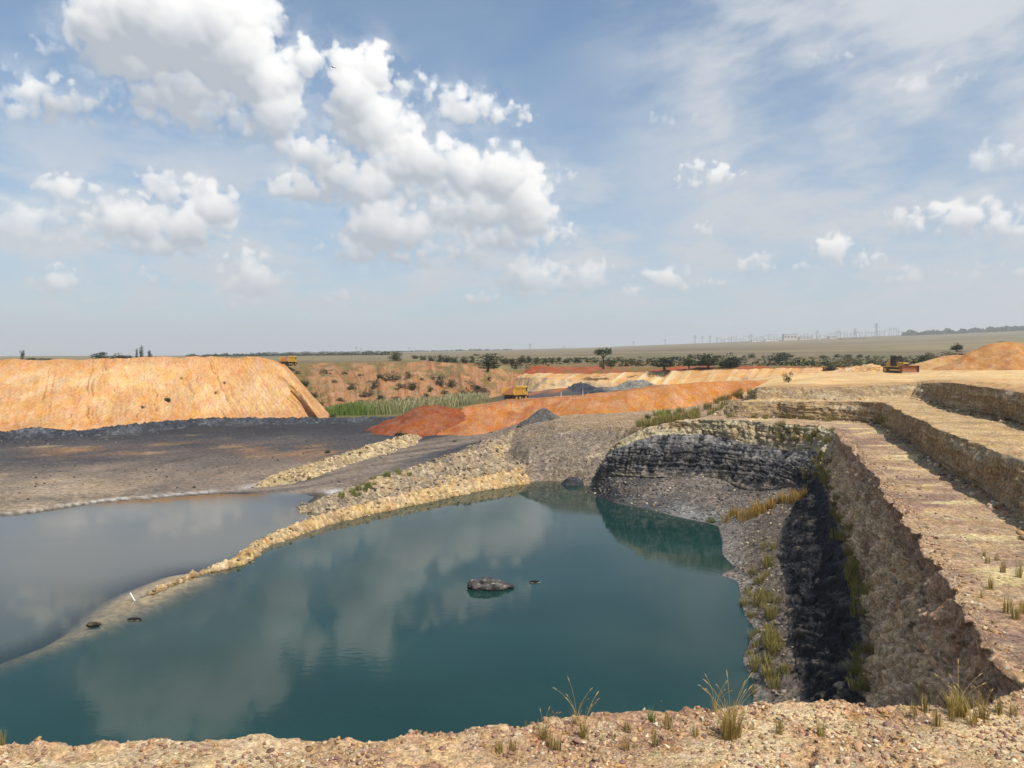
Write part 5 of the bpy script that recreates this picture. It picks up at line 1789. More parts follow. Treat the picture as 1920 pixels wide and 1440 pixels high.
for k, (px, py, w, h, kind, lab) in enumerate(HEAPV):
    p = snap(px, py, [SPOIL_V])
    m = p[1] / F
    plant('shrub', kind, (p[0], p[1], p[2] - .15), w * m * 1.1, h * m * 1.2, lab, 'shrub', None, k)
FLV = [(752, 816, 26, 11, 'dark', 'dark green shrub at the upper end of the rock berm'), (614, 848, 13, 8, 'dark', 'small dark shrub on the far side of the rock berm'), (852, 828, 9, 5, 'dark', 'tiny shrub beside the haul road near the red heap'), (1214, 784, 16, 10, 'round', 'small round green shrub on the gravel plateau'), (1036, 786, 12, 6, 'scrub', 'tiny shrub right of the small dark shale heap'), (584, 786, 14, 7, 'round', 'low green shrub at the right foot of the spoil heap'), (625, 782, 16, 9, 'round', 'green shrub at the left end of the reeds')]
for k, (px, py, w, h, kind, lab) in enumerate(FLV):
    p = snap(px, py, [FLOOR_V, GRAV_V, BERM_A[1], BERM_B[1]])
    m = p[1] / F
    plant('shrub', kind, (p[0], p[1], p[2] - .15), w * m * 1.1, h * m * 1.2, lab, 'shrub', None, k)


# grass: blades bent outwards, some with seed heads
def grass_mesh(n, h, spread, width, lean, seed, pal, heads=0, stiff=1.0):
    r_ = np.random.default_rng(seed)
    V, Fc, Cc = [], [], []
    for k in range(n):
        a = r_.random() * 6.283
        rr = spread * math.sqrt(r_.random())
        bx, by = rr * math.cos(a), rr * math.sin(a)
        hh = h * r_.uniform(.45, 1.0)
        ln = lean * r_.uniform(.2, 1.2) * hh
        da = a + r_.normal(0, .9)
        dx, dy = math.cos(da), math.sin(da)
        px_, py_ = -dy, dx
        c_ = np.array(pal[r_.integers(0, len(pal))]) * r_.uniform(.75, 1.2)
        base = len(V)
        for i, t in enumerate((0, .4, .75, 1.0)):
            z = hh * (t - .12 * t * t * lean / stiff)
            o = ln * t ** 2.0
            w = width * (1, .85, .55, .06)[i]
            V.append((bx + dx * o - px_ * w, by + dy * o - py_ * w, z))
            V.append((bx + dx * o + px_ * w, by + dy * o + py_ * w, z))
            Cc += [c_, c_]
        for i in range(3):
            Fc.append((base + 2 * i, base + 2 * i + 1, base + 2 * i + 3, base + 2 * i + 2))
    for k in range(heads):
        a = r_.random() * 6.283
        hh = h * r_.uniform(1.25, 1.9)
        dx, dy = math.cos(a), math.sin(a)
        ln = hh * r_.uniform(.15, .6)
        pth = [(dx * ln * t ** 2, dy * ln * t ** 2, hh * (t - .10 * t ** 3)) for t in (0, .3, .6, .85, 1.0)]
        v, f = tube(pth, [width * .55] * 3 + [width * .5, width * .35], 4)
        b = len(V)
        V += [tuple(x) for x in v]
        Fc += [tuple(i + b for i in q) for q in f]
        Cc += [np.array(pal[0])] * len(v)
        e = np.array(pth[-1])
        d = e - np.array(pth[-2])
        d /= np.linalg.norm(d)
        L = hh * .12
        v, f = tube([e - d * L * .3, e + d * L * .1, e + d * L * .5, e + d * L + np.array([0, 0, -L * .2])], [width * .5, width * 1.5, width * 1.2, width * .2], 5)
        b = len(V)
        V += [tuple(x) for x in v]
        Fc += [tuple(i + b for i in q) for q in f]
        Cc += [srgb(196, 170, 120)] * len(v)
    return raw_mesh('grass_tuft', np.array(V), np.array(Fc), M_GRASS, np.array(Cc))


DRY = [srgb(206, 182, 116) * .85, srgb(184, 158, 98) * .85, srgb(160, 140, 84) * .85, srgb(150, 140, 74) * .85]
OLV = [srgb(150, 140, 78) * .85, srgb(126, 124, 66) * .85, srgb(168, 150, 92) * .85]
GRN = [srgb(116, 138, 62) * .85, srgb(94, 120, 52) * .85, srgb(140, 148, 80) * .85]
OCH = [srgb(200, 160, 84) * .85, srgb(178, 140, 72) * .85, srgb(160, 138, 74) * .85]
STUB = [grass_mesh(38, .34, .07, .0055, .12, 900 + k, OLV + DRY[:2]) for k in range(5)]
SMALL = [grass_mesh(14, .16, .04, .004, .25, 910 + k, OLV + DRY[:1]) for k in range(3)]
TALL = [grass_mesh(46, .44, .08, .006, .55, 920 + k, DRY, 6) for k in range(3)]
BIGT = [grass_mesh(190, .60, .16, .0065, .62, 930 + k, DRY, 9) for k in range(2)]
GREENT = [grass_mesh(40, .36, .06, .006, .5, 940, GRN, 1)]
ARCH = [grass_mesh(14, .45, .05, .0055, .5, 950 + k, DRY, 6) for k in range(2)]

TUFTS = [(3, 1397, 's'), (935, 1407, 's'), (962, 1407, 's'), (1020, 1386, 't'), (1031, 1401, 's'), (1046, 1407, 's'), (1082, 1360, 'a'), (1094, 1384, 'b0'), (1127, 1389, 'm'), (1152, 1385, 'm'), (1176, 1373, 's'), (1173, 1407, 's'), (1190, 1402, 'm'),
         (1222, 1356, 'g'), (1254, 1364, 's'), (1230, 1400, 's'), (1262, 1372, 'm'), (1304, 1380, 's'), (1292, 1397, 'm'), (1340, 1336, 'a'), (1370, 1383, 'b1'), (1412, 1368, 'm'), (1447, 1374, 'm'), (1461, 1376, 's'), (1540, 1380, 's'),
         (1712, 1345, 's'), (1735, 1333, 's'), (1757, 1362, 's'), (1783, 1352, 's'), (1795, 1340, 'b1'), (1822, 1360, 't'), (1845, 1348, 't'), (1873, 1338, 's'), (1899, 1343, 's'), (1330, 1345, 'm'), (1655, 1345, 'm'), (985, 1360, 'm')]
names = {'s': 'short stiff dry grass tuft', 't': 'bushy dry grass tuft with seed stalks', 'a': 'sparse grass tuft with long arching stalks', 'b0': 'grass tuft with tall upright seed stalks', 'b1': 'big straw coloured grass clump', 'm': 'tiny grass sprig', 'g': 'fresh green grass tuft'}
sets = {'s': STUB, 't': TALL, 'a': ARCH, 'b0': TALL, 'b1': BIGT, 'm': SMALL, 'g': GREENT}
cnt = {}
tot = {k: sum(1 for q in TUFTS if q[2] == k) for k in names}
for k, (px, py, kd) in enumerate(sorted(TUFTS)):
    p = snap(px, py, [LV])
    o = link('grass_tuft', sets[kd][k % len(sets[kd])], loc=(p[0], p[1], p[2] - .015))
    o.rotation_euler = (0, 0, random.random() * 6.28)
    s_ = random.uniform(.85, 1.2)
    o.scale = (s_, s_, s_ * random.uniform(.9, 1.15))
    cnt[kd] = cnt.get(kd, 0) + 1
    lab = names[kd] + ' on the foreground ledge' if tot[kd] == 1 else f'{ordinal(cnt[kd])} {names[kd]} from the left on the foreground ledge'
    tag(o, lab, 'grass', 'grass tufts on the foreground ledge')
BT = [(1855, 1105, 's', 1.2), (1891, 1150, 's', 1.5), (1906, 1162, 's', 1.4), (1918, 1150, 's', 1.3), (1850, 1056, 's', 1.0), (1880, 1072, 's', 1.1), (1911, 1082, 's', 1.3), (1868, 1052, 's', .8), (1845, 1045, 's', .8), (1840, 1120, 'm', 1.4)]
for k, (px, py, kd, sc_) in enumerate(sorted(BT)):
    p = snap(px, py, [lipW])
    o = link('grass_tuft', sets[kd][k % len(sets[kd])], loc=(p[0], p[1], p[2] - .02))
    o.scale = (sc_ * 1.2, sc_ * 1.2, sc_ * 1.25)
    o.rotation_euler = (0, 0, random.random() * 6.28)
    tag(o, f'{ordinal(k + 1)} stiff grass tuft from the left on the lower bench near the ledge', 'grass', 'grass tufts on the lower bench')

# taller clumps on the walls, shores and banks
CL = {'och': [grass_mesh(70, 1.0, .45, .022, .45, 960 + k, OCH) for k in range(3)], 'grn': [grass_mesh(70, 1.0, .40, .024, .5, 970 + k, GRN + OLV[:1]) for k in range(3)], 'olv': [grass_mesh(70, 1.0, .45, .022, .5, 980 + k, OLV + DRY[2:]) for k in range(3)]}
rc = random.Random(5)


def strip(poly, n, jit, kind, hlo, hhi, clouds, where, group):
    pts_ = []
    poly = np.array(poly, float)
    s_ = np.concatenate([[0], np.cumsum(np.linalg.norm(np.diff(poly, axis=0), axis=1))])
    for k in range(n):
        t = s_[-1] * (k + rc.random()) / n
        pts_.append((np.interp(t, s_, poly[:, 0]) + rc.gauss(0, jit[0]), np.interp(t, s_, poly[:, 1]) + rc.gauss(0, jit[1])))
    return [(p, kind, rc.uniform(hlo, hhi), clouds, where, group) for p in pts_]


TERR = [TW[(TK >= 5) & (TK <= 8)][::2, ::2]]
BENCHB = [TW[(TK >= 2) & (TK <= 5)][::2, ::2]]
jobs = []
jobs += strip([(1368, 978), (1400, 972), (1440, 952), (1480, 940), (1505, 928)], 26, (8, 4), 'och', .7, 1.3, TERR, 'ochre grass clump {} at the foot of the black cliff', 'ochre grass below the black cliff')
jobs += strip([(1525, 905), (1538, 880), (1548, 860)], 10, (8, 8), 'olv', .7, 1.3, TERR, 'olive grass clump {} in the corner between cliff and wall', 'olive grass in the pit corner')
jobs += strip([(1550, 900), (1562, 945), (1575, 990), (1590, 1030), (1600, 1090), (1612, 1150)], 26, (7, 10), 'olv', .45, .95, TERR, 'olive green grass clump {} on the strip between shale wall and coal', 'green grass on the right pit wall')
jobs += strip([(1622, 1200), (1618, 1240), (1605, 1290)], 10, (10, 10), 'olv', .35, .65, TERR, 'olive green grass clump {} low on the near pit wall', 'green grass on the near pit wall')
jobs += strip([(1452, 1030), (1440, 1080), (1432, 1130), (1440, 1180), (1450, 1230), (1460, 1290)], 34, (14, 10), 'olv', .5, 1.0, TERR, 'olive grass clump {} along the right lake shore', 'olive grass on the right shore')
jobs += strip([(1395, 1100), (1400, 1150), (1412, 1200), (1420, 1280)], 14, (8, 10), 'olv', .35, .7, TERR, 'sparse grass clump {} at the water edge on the right', 'sparse grass at the right waterline')
jobs += strip([(1325, 978), (1350, 984)], 5, (6, 2), 'grn', .4, .6, TERR, 'short green grass clump {} at the corner of the far shore', 'green grass at the shore corner')
jobs += strip([(1642, 795), (1655, 790)], 5, (5, 3), 'olv', .8, 1.2, BENCHB, 'olive grass clump {} in the corner of the lower bench', 'grass in the bench corner')
jobs += strip([(1380, 783), (1450, 784), (1560, 788)], 14, (16, 2), 'olv', .5, .9, BENCHB, 'dry grass clump {} at the foot of the back bench face', 'grass along the back bench face')
jobs += strip([(1200, 800), (1240, 790), (1290, 785), (1330, 775), (1370, 765)], 52, (16, 6), 'olv', .8, 1.5, [GRAV_V], 'dry grass clump {} on the plateau above the black cliff', 'grass on the gravel plateau')
jobs += strip([(1230, 792), (1265, 778)], 14, (12, 6), 'grn', .8, 1.4, [GRAV_V], 'green grass clump {} on the plateau above the black cliff', 'green grass on the gravel plateau')
jobs += strip([(1345, 752), (1375, 745), (1400, 736)], 10, (8, 4), 'olv', .8, 1.4, [EMB_V, TW[TK == 2][::2, ::2]], 'tall grass clump {} at the right end of the embankment', 'grass at the embankment end')
jobs += strip([(645, 930), (690, 912), (720, 898), (755, 888)], 44, (9, 3), 'grn', .55, .95, [BERM_B[1], BERM_C[1], FLOOR_V], 'bright green grass clump {} between the two rubble mounds', 'green grass between the rubble mounds')
jobs += strip([(1455, 805), (1480, 815), (1520, 822), (1555, 812)], 22, (16, 12), 'olv', .5, .9, [TW[TK == 6][:, :NB]], 'brown weed clump {} hanging on the shaded cap of the cliff', 'weeds on the cliff cap')
jobs += strip([(530, 900), (560, 880), (590, 922), (600, 925)], 8, (6, 3), 'olv', .3, .6, [BERM_A[1], BERM_B[1]], 'small dry grass clump {} beside the haul road creek', 'grass by the haul road')
cntg = {}
for k, (p, kind, h, clouds, where, group) in enumerate(jobs):
    q = snap(p[0], p[1], clouds)
    o = link('grass_clump', CL[kind][k % 3], loc=(q[0], q[1], q[2] - .05))
    o.scale = (h * .9, h * .9, h)
    o.rotation_euler = (0, 0, rc.random() * 6.28)
    cntg[group] = cntg.get(group, 0) + 1
    tag(o, where.replace('clump {}', 'clump,').replace('clump,', 'clump') + f', {ordinal(cntg[group])} along the row', 'grass', group)


# reeds in the hollow behind the red heap
def build_reeds():
    r_ = np.random.default_rng(88)
    n = 6000
    px = r_.uniform(606, 915, n)
    t = r_.random(n) ** .8
    top = np.interp(px, [618, 640, 700, 780, 850, 915], [772, 768, 760, 752, 748, 746])
    py = 784 - t * (784 - top) - np.interp(px, [618, 700, 915], [0, 2, 26]) * (1 - t)
    Y = np.interp(py, [745, 786], [212, 172])
    X = (px - 960) / F * Y
    Z = floor_z(X, Y) - .1
    g = np.clip(np.exp(-((px - 655) / 34) ** 2) + .9 * np.exp(-((py - 783) / 6) ** 2) * (px < 800), 0, 1)
    h = r_.uniform(1.2, 2.9, n) * np.interp(px, [618, 640, 760, 860, 915], [.6, .8, 1.15, 1.15, .7])
    w = r_.uniform(.05, .11, n)
    a = r_.random(n) * 6.283
    lean = r_.normal(0, .25, (n, 2)) * h[:, None]
    dx, dy = np.cos(a) * w, np.sin(a) * w
    V = np.stack([np.stack([X - dx, Y - dy, Z], -1), np.stack([X + dx, Y + dy, Z], -1), np.stack([X + dx * .8 + lean[:, 0] * .4, Y + dy * .8 + lean[:, 1] * .4, Z + h * .6], -1), np.stack([X - dx * .8 + lean[:, 0] * .4, Y - dy * .8 + lean[:, 1] * .4, Z + h * .6], -1),
                  np.stack([X + lean[:, 0] + dx * .9, Y + lean[:, 1], Z + h], -1), np.stack([X + lean[:, 0] - dx * .9, Y + lean[:, 1], Z + h], -1)], 1)
    f = np.arange(n)[:, None] * 6
    Fc = np.concatenate([f + np.array([0, 1, 2, 3]), f + np.array([3, 2, 4, 5])])
    dry = np.array([srgb(206, 194, 156) * .95, srgb(182, 172, 126) * .95, srgb(156, 154, 104) * .95])[r_.integers(0, 3, n)]
    grn = srgb(124, 146, 66) * .85
    c_ = dry * (1 - g[:, None]) + grn * g[:, None]
    c_ = np.repeat(c_ * r_.uniform(.8, 1.2, n)[:, None], 6, 0)
    tag(link('reeds', raw_mesh('reeds', V.reshape(-1, 3), Fc, M_GRASS, c_)), 'bed of dry and green reeds behind the red soil heap', 'reeds', kind='stuff')


build_reeds()


# low scrub and tussocks on the lip of the plain
def build_scrub():
    r_ = np.random.default_rng(91)
    n = 2600
    px = r_.uniform(950, 1760, n)
    yin = np.interp(px, IN_PX, IN_Y)
    Y = yin + 2 + r_.random(n) ** 1.6 * 150
    X = (px - 960) / F * Y
    ok = fbm(np.stack([X, Y, 0 * X], -1), .035, 3, 92) + r_.normal(0, .12, n) > -.05
    X, Y = X[ok], Y[ok]
    Z = plain_z(X, Y)
    b = np.clip((Y - yin[ok]) / 28, 0, 1)
    Z = np.interp(px[ok], IN_PX, IN_Z) * (1 - b) + Z * b
    m = len(X)
    k = 9
    s_ = r_.uniform(.25, .8, m) * r_.choice([.7, 1, 1.7], m, p=[.5, .38, .12])
    c = np.stack([X, Y, Z], -1)[:, None] + r_.normal(0, .5, (m, k, 3)) * s_[:, None, None] * np.array([1.3, 1.0, .5]) + np.array([0, 0, .35]) * s_[:, None, None]
    t1 = r_.normal(size=(m, k, 3))
    t1 /= np.linalg.norm(t1, axis=-1, keepdims=True)
    t2 = np.cross(t1, r_.normal(size=(m, k, 3)))
    t2 /= np.linalg.norm(t2, axis=-1, keepdims=True)
    w = s_[:, None, None] * .45
    q = np.stack([c - t1 * w, c - t2 * w, c + t1 * w, c + t2 * w], 2).reshape(-1, 3)
    pal = np.array(SCRUB + DARKG + [DRY[2] * .8])
    col = np.repeat(pal[r_.integers(0, len(pal), m)] * r_.uniform(.8, 1.2, m)[:, None], k * 4, 0)
    tag(link('scrub', raw_mesh('scrub', q, np.arange(len(q)).reshape(-1, 4), M_LEAF, col)), 'low olive scrub and tussocks along the lip of the plain', 'scrub', kind='stuff')


build_scrub()


# woods far away that read as one dark mass
def belt(name, px0, px1, pyf, hpx, Y, n, pal, label, seed):
    r_ = np.random.default_rng(seed)
    px = r_.uniform(px0, px1, n)
    u = r_.random(n)
    ht = hpx * (.55 + .55 * np.clip(fbm2(px * .06, px * 0, 4, seed, .6) * 1.2 + .5, 0, 1))
    Yd = Y * r_.uniform(.97, 1.05, n)
    X = (px - 960) / F * Yd
    py = pyf(px)
    Z0 = CZ + (665 - py) / F * Yd
    Z = Z0 + u * ht / F * Yd
    s_ = (1.1 + 1.3 * r_.random(n)) / F * Y
    p = np.stack([X, Yd, Z], -1)
    t1 = r_.normal(size=(n, 3))
    t1 /= np.linalg.norm(t1, axis=1, keepdims=True)
    t2 = np.cross(t1, r_.normal(size=(n, 3)))
    t2 /= np.linalg.norm(t2, axis=1, keepdims=True)
    q = np.stack([p - t1 * s_[:, None], p - t2 * s_[:, None], p + t1 * s_[:, None], p + t2 * s_[:, None]], 1)
    c_ = np.array(pal)[r_.integers(0, len(pal), n)] * r_.uniform(.8, 1.2, n)[:, None]
    tag(link(name, raw_mesh(name, q.reshape(-1, 3), np.arange(4 * n).reshape(-1, 4), M_LEAF, np.repeat(c_, 4, 0))), label, 'woods', kind='stuff')


belt('woods', 1690, 2000, lambda p: np.interp(p, [1690, 1800, 1920, 2000], [633, 629, 622, 618]), 13, 2500, 5200, DARKG, 'far dark belt of trees on the rise at the right horizon', 31)
belt('woods', 350, 730, lambda p: np.interp(p, [350, 600, 730], [673, 671, 668]), 9, 900, 5200, DARKG, 'distant belt of trees behind the spoil heap on the left horizon', 32)
belt('woods', 470, 960, lambda p: np.interp(p, [470, 800, 960], [667, 663, 660]), 6, 2600, 3800, DARKG, 'faint far line of trees at the middle of the horizon', 33)
belt('woods', 1570, 1700, lambda p: np.interp(p, [1570, 1700], [640, 637]), 5, 2100, 900, DARKG, 'thin far hedge in front of the switchyard', 34)


# ------------------------------------------------------------------ machines
class MB:
    """collects shapes into one mesh"""

    def __init__(self):
        self.V, self.Fc = [], []

    def add(self, V, Fc):
        b = len(self.V)
        self.V += [tuple(float(x) for x in v) for v in V]
        self.Fc += [tuple(i + b for i in f) for f in Fc]
        return self

    def box(self, x0, x1, y0, y1, z0, z1, bev=.04):
        import bmesh
        bm = bmesh.new()
        bmesh.ops.create_cube(bm, size=1)
        for v in bm.verts:
            v.co = ((x0 + x1) / 2 + v.co.x * (x1 - x0), (y0 + y1) / 2 + v.co.y * (y1 - y0), (z0 + z1) / 2 + v.co.z * (z1 - z0))
        if bev:
            bmesh.ops.bevel(bm, geom=bm.edges[:], offset=min(bev, .3 * min(x1 - x0, y1 - y0, z1 - z0)), segments=1, affect='EDGES')
        bm.verts.index_update()
        self.add([v.co[:] for v in bm.verts], [[v.index for v in f.verts] for f in bm.faces])
        bm.free()
        return self

    def prism(self, prof, y0, y1):
        """profile in x, z extruded along y"""
        n = len(prof)
        V = [(p[0], y0, p[1]) for p in prof] + [(p[0], y1, p[1]) for p in prof]
        Fc = [tuple(range(n))[::-1], tuple(range(n, 2 * n))] + [(k, (k + 1) % n, n + (k + 1) % n, n + k) for k in range(n)]
        return self.add(V, Fc)

    def cyl(self, a, b, r, n=12, r2=None):
        a, b = np.array(a, float), np.array(b, float)
        v, f = tube([a, b], [r, r if r2 is None else r2], n)
        f = list(f) + [tuple(range(n))[::-1], tuple(range(n, 2 * n))]
        return self.add(v, f)

    def bar(self, a, b, w):
        v, f = tube([np.array(a, float), np.array(b, float)], [w, w], 4)
        return self.add(v, list(f) + [(0, 1, 2, 3), (4, 5, 6, 7)])

    def build(self, name, mat, parent=None):
        me = bpy.data.meshes.new(name)
        me.from_pydata(self.V, [], self.Fc)
        me.materials.append(mat)
        me.update()
        return link(name, me, parent)


YEL = paint('machine_yellow', (.56, .32, .03), .5, 0, (.30, .17, .08), .65)
BLACK = paint('black_steel', (.018, .018, .018), .55, 0, (.16, .09, .05), .4)
GLASS = paint('cab_glass', (.012, .016, .018), .25, 0, (.10, .08, .06), .3, spec=.25)
RUST = paint('soil_caked_blade', (.20, .07, .028), .8, 0, (.32, .13, .055), .7)
STEEL = paint('polished_edge', (.62, .58, .52), .3, .8, (.4, .3, .2), .25)
TYRE = paint('rubber', (.02, .02, .02), .9, 0, (.25, .15, .09), .5)
REDLOAD = paint('red_load', (.24, .085, .035), .95, 0, (.32, .13, .06), .7)


def bulldozer(loc, rz, sc_):
    e = empty('bulldozer', loc, rz, sc_)
    tag(e, 'yellow and black bulldozer with soil caked blade driving on the sandy pad', 'bulldozer')
    for sy in (-1, 1):
        yc = sy * 1.0
        prof = []
        for cx, r in ((-1.55, .50), (1.45, .46)):
            a0 = math.pi / 2 if cx < 0 else -math.pi / 2
            prof += [(cx + r * math.cos(a0 + math.pi * k / 8), .52 + r * math.sin(a0 + math.pi * k / 8)) for k in range(9)]
        t = MB().prism(prof, yc - .30, yc + .30).build('track', BLACK, e)
        m = MB()
        for k in range(15):
            x = -1.6 + k * .22
            m.box(x - .06, x + .06, yc - .32, yc + .32, -.02, .05, 0)
            m.box(x - .06, x + .06, yc - .32, yc + .32, .99, 1.06, 0)
        m.build('track_shoe', BLACK, t)
        MB().cyl((-1.55, yc - .34, .56), (-1.55, yc + .34, .56), .36, 16).build('sprocket', YEL, t)
        MB().cyl((1.45, yc - .34, .52), (1.45, yc + .34, .52), .28, 16).build('idler', BLACK, t)
        MB().box(-1.1, 1.1, yc - .36, yc + .36, .36, .70).build('track_frame', BLACK, t)
        MB().bar((-.3, sy * 1.45, .55), (2.45, sy * 1.45, .5), .11).build('push_arm', YEL, e)
        MB().cyl((1.5, sy * .45, 1.75), (2.5, sy * .45, .75), .07, 8).build('lift_cylinder', STEEL, e)
    MB().prism([(.25, .75), (1.95, .75), (2.0, 1.55), (1.9, 1.85), (.25, 1.98)], -.55, .55).build('hood', YEL, e)
    MB().box(1.97, 2.05, -.50, .50, .8, 1.7).build('grille', BLACK, e)
    MB().box(-1.6, .3, -.68, .68, .7, 1.25).build('chassis', BLACK, e)
    MB().prism([(-1.75, 1.1), (-.85, 1.1), (-.85, 1.95), (-1.62, 1.9)], -.85, .85).build('fuel_tank', YEL, e)
    for sy in (-1, 1):
        MB().box(-1.6, .9, sy * .98 - .33, sy * .98 + .33, 1.08, 1.18).build('fender', YEL, e)
    cab = MB()
    for x in (-.85, -.25, .32):
        for y in (-.68, .68):
            cab.box(x - .05, x + .05, y - .05, y + .05, 1.2, 3.0, .015)
    cab.box(-.9, .37, -.72, .72, 1.2, 1.62)
    c_ = cab.build('cab', BLACK, e)
    MB().box(-.82, .30, -.69, .69, 1.62, 2.95, 0).build('window', GLASS, c_)
    MB().box(-1.05, .48, -.80, .80, 2.98, 3.14).build('roof', BLACK, c_)
    for y in (-.6, .6):
        MB().box(.44, .54, y - .1, y + .1, 3.0, 3.12, .02).build('work_light', STEEL, c_)
    MB().cyl((.95, .32, 1.9), (.95, .32, 2.75), .07, 8).build('exhaust_pipe', BLACK, e)
    MB().cyl((1.35, -.25, 1.9), (1.35, -.25, 2.25), .11, 8).build('air_intake', BLACK, e)
    prof = [(2.62 + .32 * (1 - math.sin(math.pi * k / 8)) - .1, .06 + 1.30 * k / 8) for k in range(9)]
    prof = prof + [(x - .10, z) for x, z in prof[::-1]]
    b = MB().prism(prof, -1.95, 1.95).build('blade', RUST, e)
    for sy in (-1, 1):
        MB().box(2.45, 2.98, sy * 1.95 - .03, sy * 1.95 + .03, .06, 1.36, 0).build('end_plate', RUST, b)
    MB().box(2.80, 2.96, -1.98, 1.98, .0, .16, .01).build('cutting_edge', STEEL, b)
    MB().bar((-1.6, 0, .85), (-2.45, 0, .95), .14).build('ripper_beam', YEL, e)
    rp = MB().box(-2.6, -2.4, -.85, .85, .82, 1.12).build('ripper_bar', YEL, e)
    for y in (-.6, 0, .6):
        MB().prism([(-2.58, 1.1), (-2.42, 1.1), (-2.40, .3), (-2.30, .12), (-2.5, .2)], y - .05, y + .05).build('ripper_shank', BLACK, rp)
    return e


dz = snap(1682, 699, [TW[TK == 1]])
bulldozer((float(dz[0]), float(dz[1]), float(dz[2]) + .02), math.radians(-70), 1.12)


def wheel(parent, x, y, r, w):
    t = MB()
    n = 20
    prof = [(0.55, -.5), (.92, -.5), (1.0, -.36), (1.0, .36), (.92, .5), (.55, .5)]
    V, Fc = [], []
    for k in range(n):
        a = 2 * math.pi * k / n
        for pr, py in prof:
            V.append((x + r * pr * math.cos(a), y + w * py, r + r * pr * math.sin(a)))
    m = len(prof)
    for k in range(n):
        for j in range(m - 1):
            Fc.append((k * m + j, k * m + j + 1, ((k + 1) % n) * m + j + 1, ((k + 1) % n) * m + j))
    wh = t.add(V, Fc).build('wheel', TYRE, parent)
    MB().cyl((x, y - w * .38, r), (x, y + w * .38, r), r * .56, 14).build('rim', YEL, wh)


def dump_truck(loc, rz, sc_, label, load=True):
    e = empty('dump_truck', loc, rz, sc_)
    tag(e, label, 'dump truck', 'yellow dump trucks')
    MB().box(-3.0, 3.3, -.55, .55, .85, 1.25).build('chassis', BLACK, e)
    for x, ys in ((-1.9, (-1.25, -.72, .72, 1.25)), (-.3, (-1.25, -.72, .72, 1.25)), (2.5, (-1.15, 1.15))):
        for y in ys:
            wheel(e, x, y, .68, .48)
    bed = MB()
    W = 1.55
    flo = [(-3.5, 1.62), (-3.0, 1.38), (1.6, 1.38), (1.9, 1.5), (1.95, 3.2), (1.85, 3.2), (1.78, 1.6), (-3.4, 1.75)]
    bed.prism(flo, -W, W)
    for sy in (-1, 1):
        side = [(-3.7, 1.75), (-3.0, 1.4), (1.9, 1.4), (1.9, 3.0), (-2.6, 3.0), (-3.35, 2.5)]
        bed.prism(side, sy * W - .05, sy * W + .05)
    b = bed.build('dump_body', YEL, e)
    for sy in (-1, 1):
        for x in (-2.4, -1.5, -.6, .3, 1.2):
            MB().box(x - .10, x + .10, sy * (W + .12) - .09, sy * (W + .12) + .09, 1.42, 2.95, .02).build('rib', YEL, b)
        MB().box(-2.7, 1.95, sy * (W + .12) - .11, sy * (W + .12) + .11, 2.90, 3.08, .02).build('top_rail', YEL, b)
    MB().prism([(1.9, 3.1), (3.5, 3.28), (3.5, 3.36), (1.85, 3.2)], -W, W).build('canopy', YEL, b)
    MB().box(2.0, 3.45, -1.3, 1.3, 1.1, 1.75).build('bonnet', YEL, e)
    cab = MB().box(2.1, 3.35, -1.2, .35, 1.75, 2.98).build('cab', YEL, e)
    MB().box(3.30, 3.38, -1.1, .25, 2.1, 2.8, 0).build('windscreen', GLASS, cab)
    MB().box(2.3, 3.1, -1.22, -1.16, 2.1, 2.8, 0).build('side_window', GLASS, cab)
    MB().box(3.40, 3.6, -1.45, 1.45, .7, 1.1).build('bumper', BLACK, e)
    for y in (-1.1, 1.1):
        MB().box(3.44, 3.50, y - .16, y + .16, 1.2, 1.42, .02).build('headlight', GLASS, e)
        MB().box(-3.1, -3.0, y - .14, y + .14, 1.0, 1.2, .02).build('tail_light', REDLOAD, e)
    MB().box(-3.3, -3.1, -1.5, 1.5, .72, .86, .02).build('rear_bar', BLACK, e)
    MB().cyl((2.0, .9, 1.7), (2.0, .9, 3.0), .08, 8).build('exhaust_pipe', BLACK, e)
    if load:
        gx, gy = np.meshgrid(np.linspace(-3.45, 1.8, 30), np.linspace(-1.48, 1.48, 18))
        z = 2.0 + 1.25 * np.exp(-((gx + .5) / 1.7) ** 2) * (1 - (gy / 1.9) ** 2) + .08 * fbm(np.stack([gx, gy, 0 * gx], -1), 2.0, 3, 9) - .25 * np.clip((-gx - 2.4), 0, 1)
        Vg = np.stack([gx, gy, z], -1)
        MB().add(Vg.reshape(-1, 3), [tuple(f) for f in grid_faces(18, 30)]).build('soil_load', REDLOAD, e)
    return e


tp = snap(966, 753, [EMB_V[110:]])
dump_truck((float(tp[0]), float(tp[1]) + 2.0, float(tp[2]) - .02), math.radians(58), .92, 'yellow dump truck loaded with red soil on the embankment ramp')
dump_truck(PD(541, 686, 216), math.radians(78), .82, 'yellow dump truck half hidden beyond the right end of the spoil heap', True)

# white marker posts on the ramp edge, white stick in the shallows
WHITE = paint('white_paint', (.75, .73, .70), .6, 0, (.4, .25, .15), .3)
for k, (px, py) in enumerate(((962, 768), (1052, 746), (1093, 742))):
    p = snap(px, py, [EMB_V[20:110]])
    m = MB()
    m.cyl((0, 0, -.2), (0, 0, .95), .045, 8)
    m.cyl((0, 0, .95), (0, 0, 1.0), .045, 8, .01)
    o = m.build('marker_post', WHITE)
    o.location = tuple(p)
    tag(o, ['white marker post directly below the loaded dump truck', 'white marker post in the middle of the ramp edge', 'white marker post highest up the ramp edge'][k], 'marker post', 'white marker posts')
x, y, _ = P(256, 1126, 0)
m = MB()
m.cyl((.05, 0, -.3), (-.42, .1, .42), .04, 8)
m.cyl((-.42, .1, .42), (-.45, .105, .46), .05, 8)
st = m.build('stick', WHITE)
st.location = (x, y, 0)
tag(st, 'white stick leaning out of the shallow water at the spit', 'stick')


